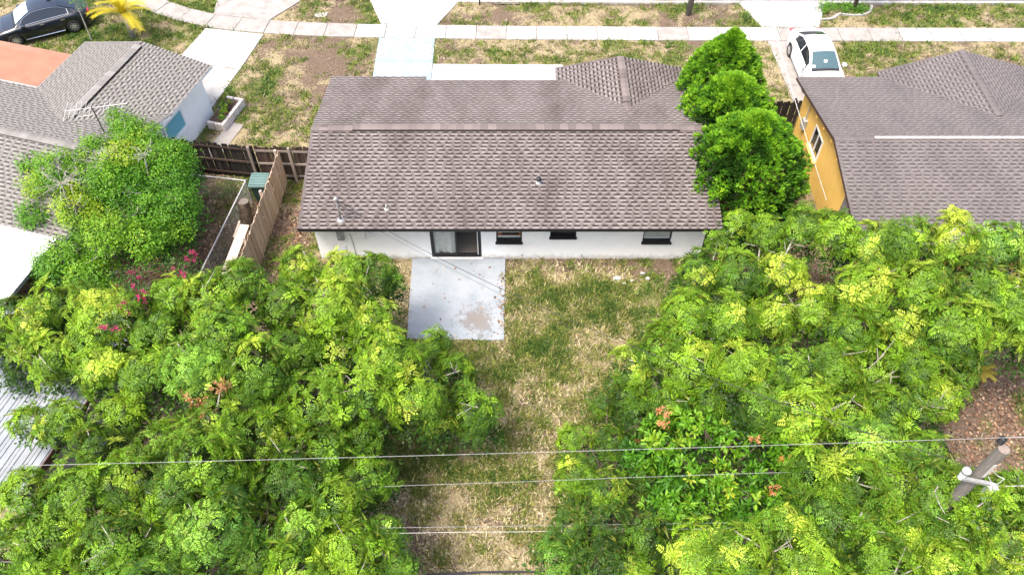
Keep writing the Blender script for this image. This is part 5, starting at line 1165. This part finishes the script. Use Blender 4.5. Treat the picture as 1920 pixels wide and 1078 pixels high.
# skip what is wholly under the trees or houses
keep = ~hard(x, y)
cent = (np.abs(x) < 4.6) & (y < 20.3)
vis = cent | (y > 27.6) | ((x < -7.2) & (x > -13.6) & (y > 17.5)) | ((x > 7.3) & (x < 12.6) & (y > 19)) | ((x > 13) & (y < 15.5)) | ((np.abs(x) < 8) & (y > 16))
keep &= vis
g = green_w(x, y); dd = dirt_w(x, y)
keep &= RNG.random(N) < np.clip(.30 + .85*g - .55*np.clip(dd-.35,0,1), .05, 1)
x, y, g, dd = x[keep], y[keep], g[keep], dd[keep]; n = len(x)
# extra tufts in the yard, which lies closer to the camera
t = g*.85 + .26*RNG.standard_normal(n) - .08
tint = pal(t, [(0,(.34,.29,.20)),(.18,(.24,.20,.10)),(.34,(.14,.12,.05)),(.5,(.20,.225,.04)),(.75,(.13,.20,.022)),(1,(.045,.10,.010))])
sc_ = RNG.uniform(.7,1.5,n)*(.85+.5*np.clip(g,0,1))
o = scatter('grass', TP['grass'], np.stack([x,y,np.full(n,-.012)],1), np.stack([RNG.normal(0,.15,n),RNG.normal(0,.15,n),np.ones(n)],1), sc_, tint, M['grass'], rach=(.3,.3,.1), vary=.28); tag(o, 'patchy short grass of the lawns and back yard', kind='stuff')
x = np.concatenate([RNG.uniform(-4.6,4.6,42000), RNG.uniform(-3,4,9000)]); y = np.concatenate([RNG.uniform(7,20.2,42000), RNG.uniform(17.2,20,9000)]); k = ~hard(x,y); g = green_w(x,y); k &= RNG.random(len(x)) < np.clip(g*.9+.10 - .6*np.exp(-((y-20.05)/.3)**2),.06,1); x,y,g = x[k],y[k],g[k]; n=len(x)
t = g*.8 + .32*RNG.standard_normal(n) - .04
o = scatter('yard_weeds', TP['grass'], np.stack([x,y,np.full(n,-.012)],1), np.stack([RNG.normal(0,.2,n),RNG.normal(0,.2,n),np.ones(n)],1), RNG.uniform(1.0,1.9,n), pal(t, [(0,(.50,.43,.27)),(.20,(.36,.31,.13)),(.32,(.20,.17,.06)),(.48,(.25,.265,.055)),(.74,(.13,.185,.025)),(1,(.035,.085,.010))]), M['grass'], vary=.3); tag(o, 'taller weeds and dead grass in the back yard', kind='stuff')
lx = np.concatenate([RNG.normal(-12,1.6,2600), RNG.normal(-8.5,.7,700), RNG.normal(16.2,1.6,2200), RNG.normal(9.8,1.0,900), RNG.uniform(-3.6,-.3,22), RNG.uniform(-4.6,4.6,900), RNG.normal(-.3,.12,60)])
ly = np.concatenate([RNG.normal(21.2,1.9,2600), RNG.normal(21,2,700), RNG.normal(13.4,1.6,2200), RNG.normal(19.5,2.5,900), RNG.uniform(16.6,20.2,22), RNG.uniform(7.5,20,900), RNG.uniform(17,19.5,60)])
kk = ~((lx > -3.6)&(lx < -.45)&(ly > 16.5)&(ly < 20.4)&(RNG.random(len(lx)) < .8)); lx, ly = lx[kk], ly[kk]; n = len(lx); lt = pal(RNG.random(n), [(0,(.05,.03,.02)),(.4,(.19,.10,.06)),(.75,(.36,.20,.12)),(1,(.50,.38,.26))]); lz = np.where((lx > -3.75)&(lx < -.2)&(ly > 16.5)&(ly < 20.3), .065, .008)
tplL = [(np.array([(0,-.035,0),(.05,0,.006),(0,.035,.012),(-.05,0,.004)])*1.1, np.array([(0,1,2),(0,2,3)]), np.zeros(4,int))]
o = scatter('leaf_litter', tplL, np.stack([lx,ly,lz],1), np.stack([RNG.normal(0,.3,n),RNG.normal(0,.3,n),np.ones(n)],1), RNG.uniform(.6,1.3,n), lt, M['grass']); tag(o, 'fallen brown leaves scattered over the bare soil', kind='stuff')
print('objects', len(bpy.data.objects), 'tris', sum(len(o.data.polygons) for o in bpy.data.objects if o.type == 'MESH'))
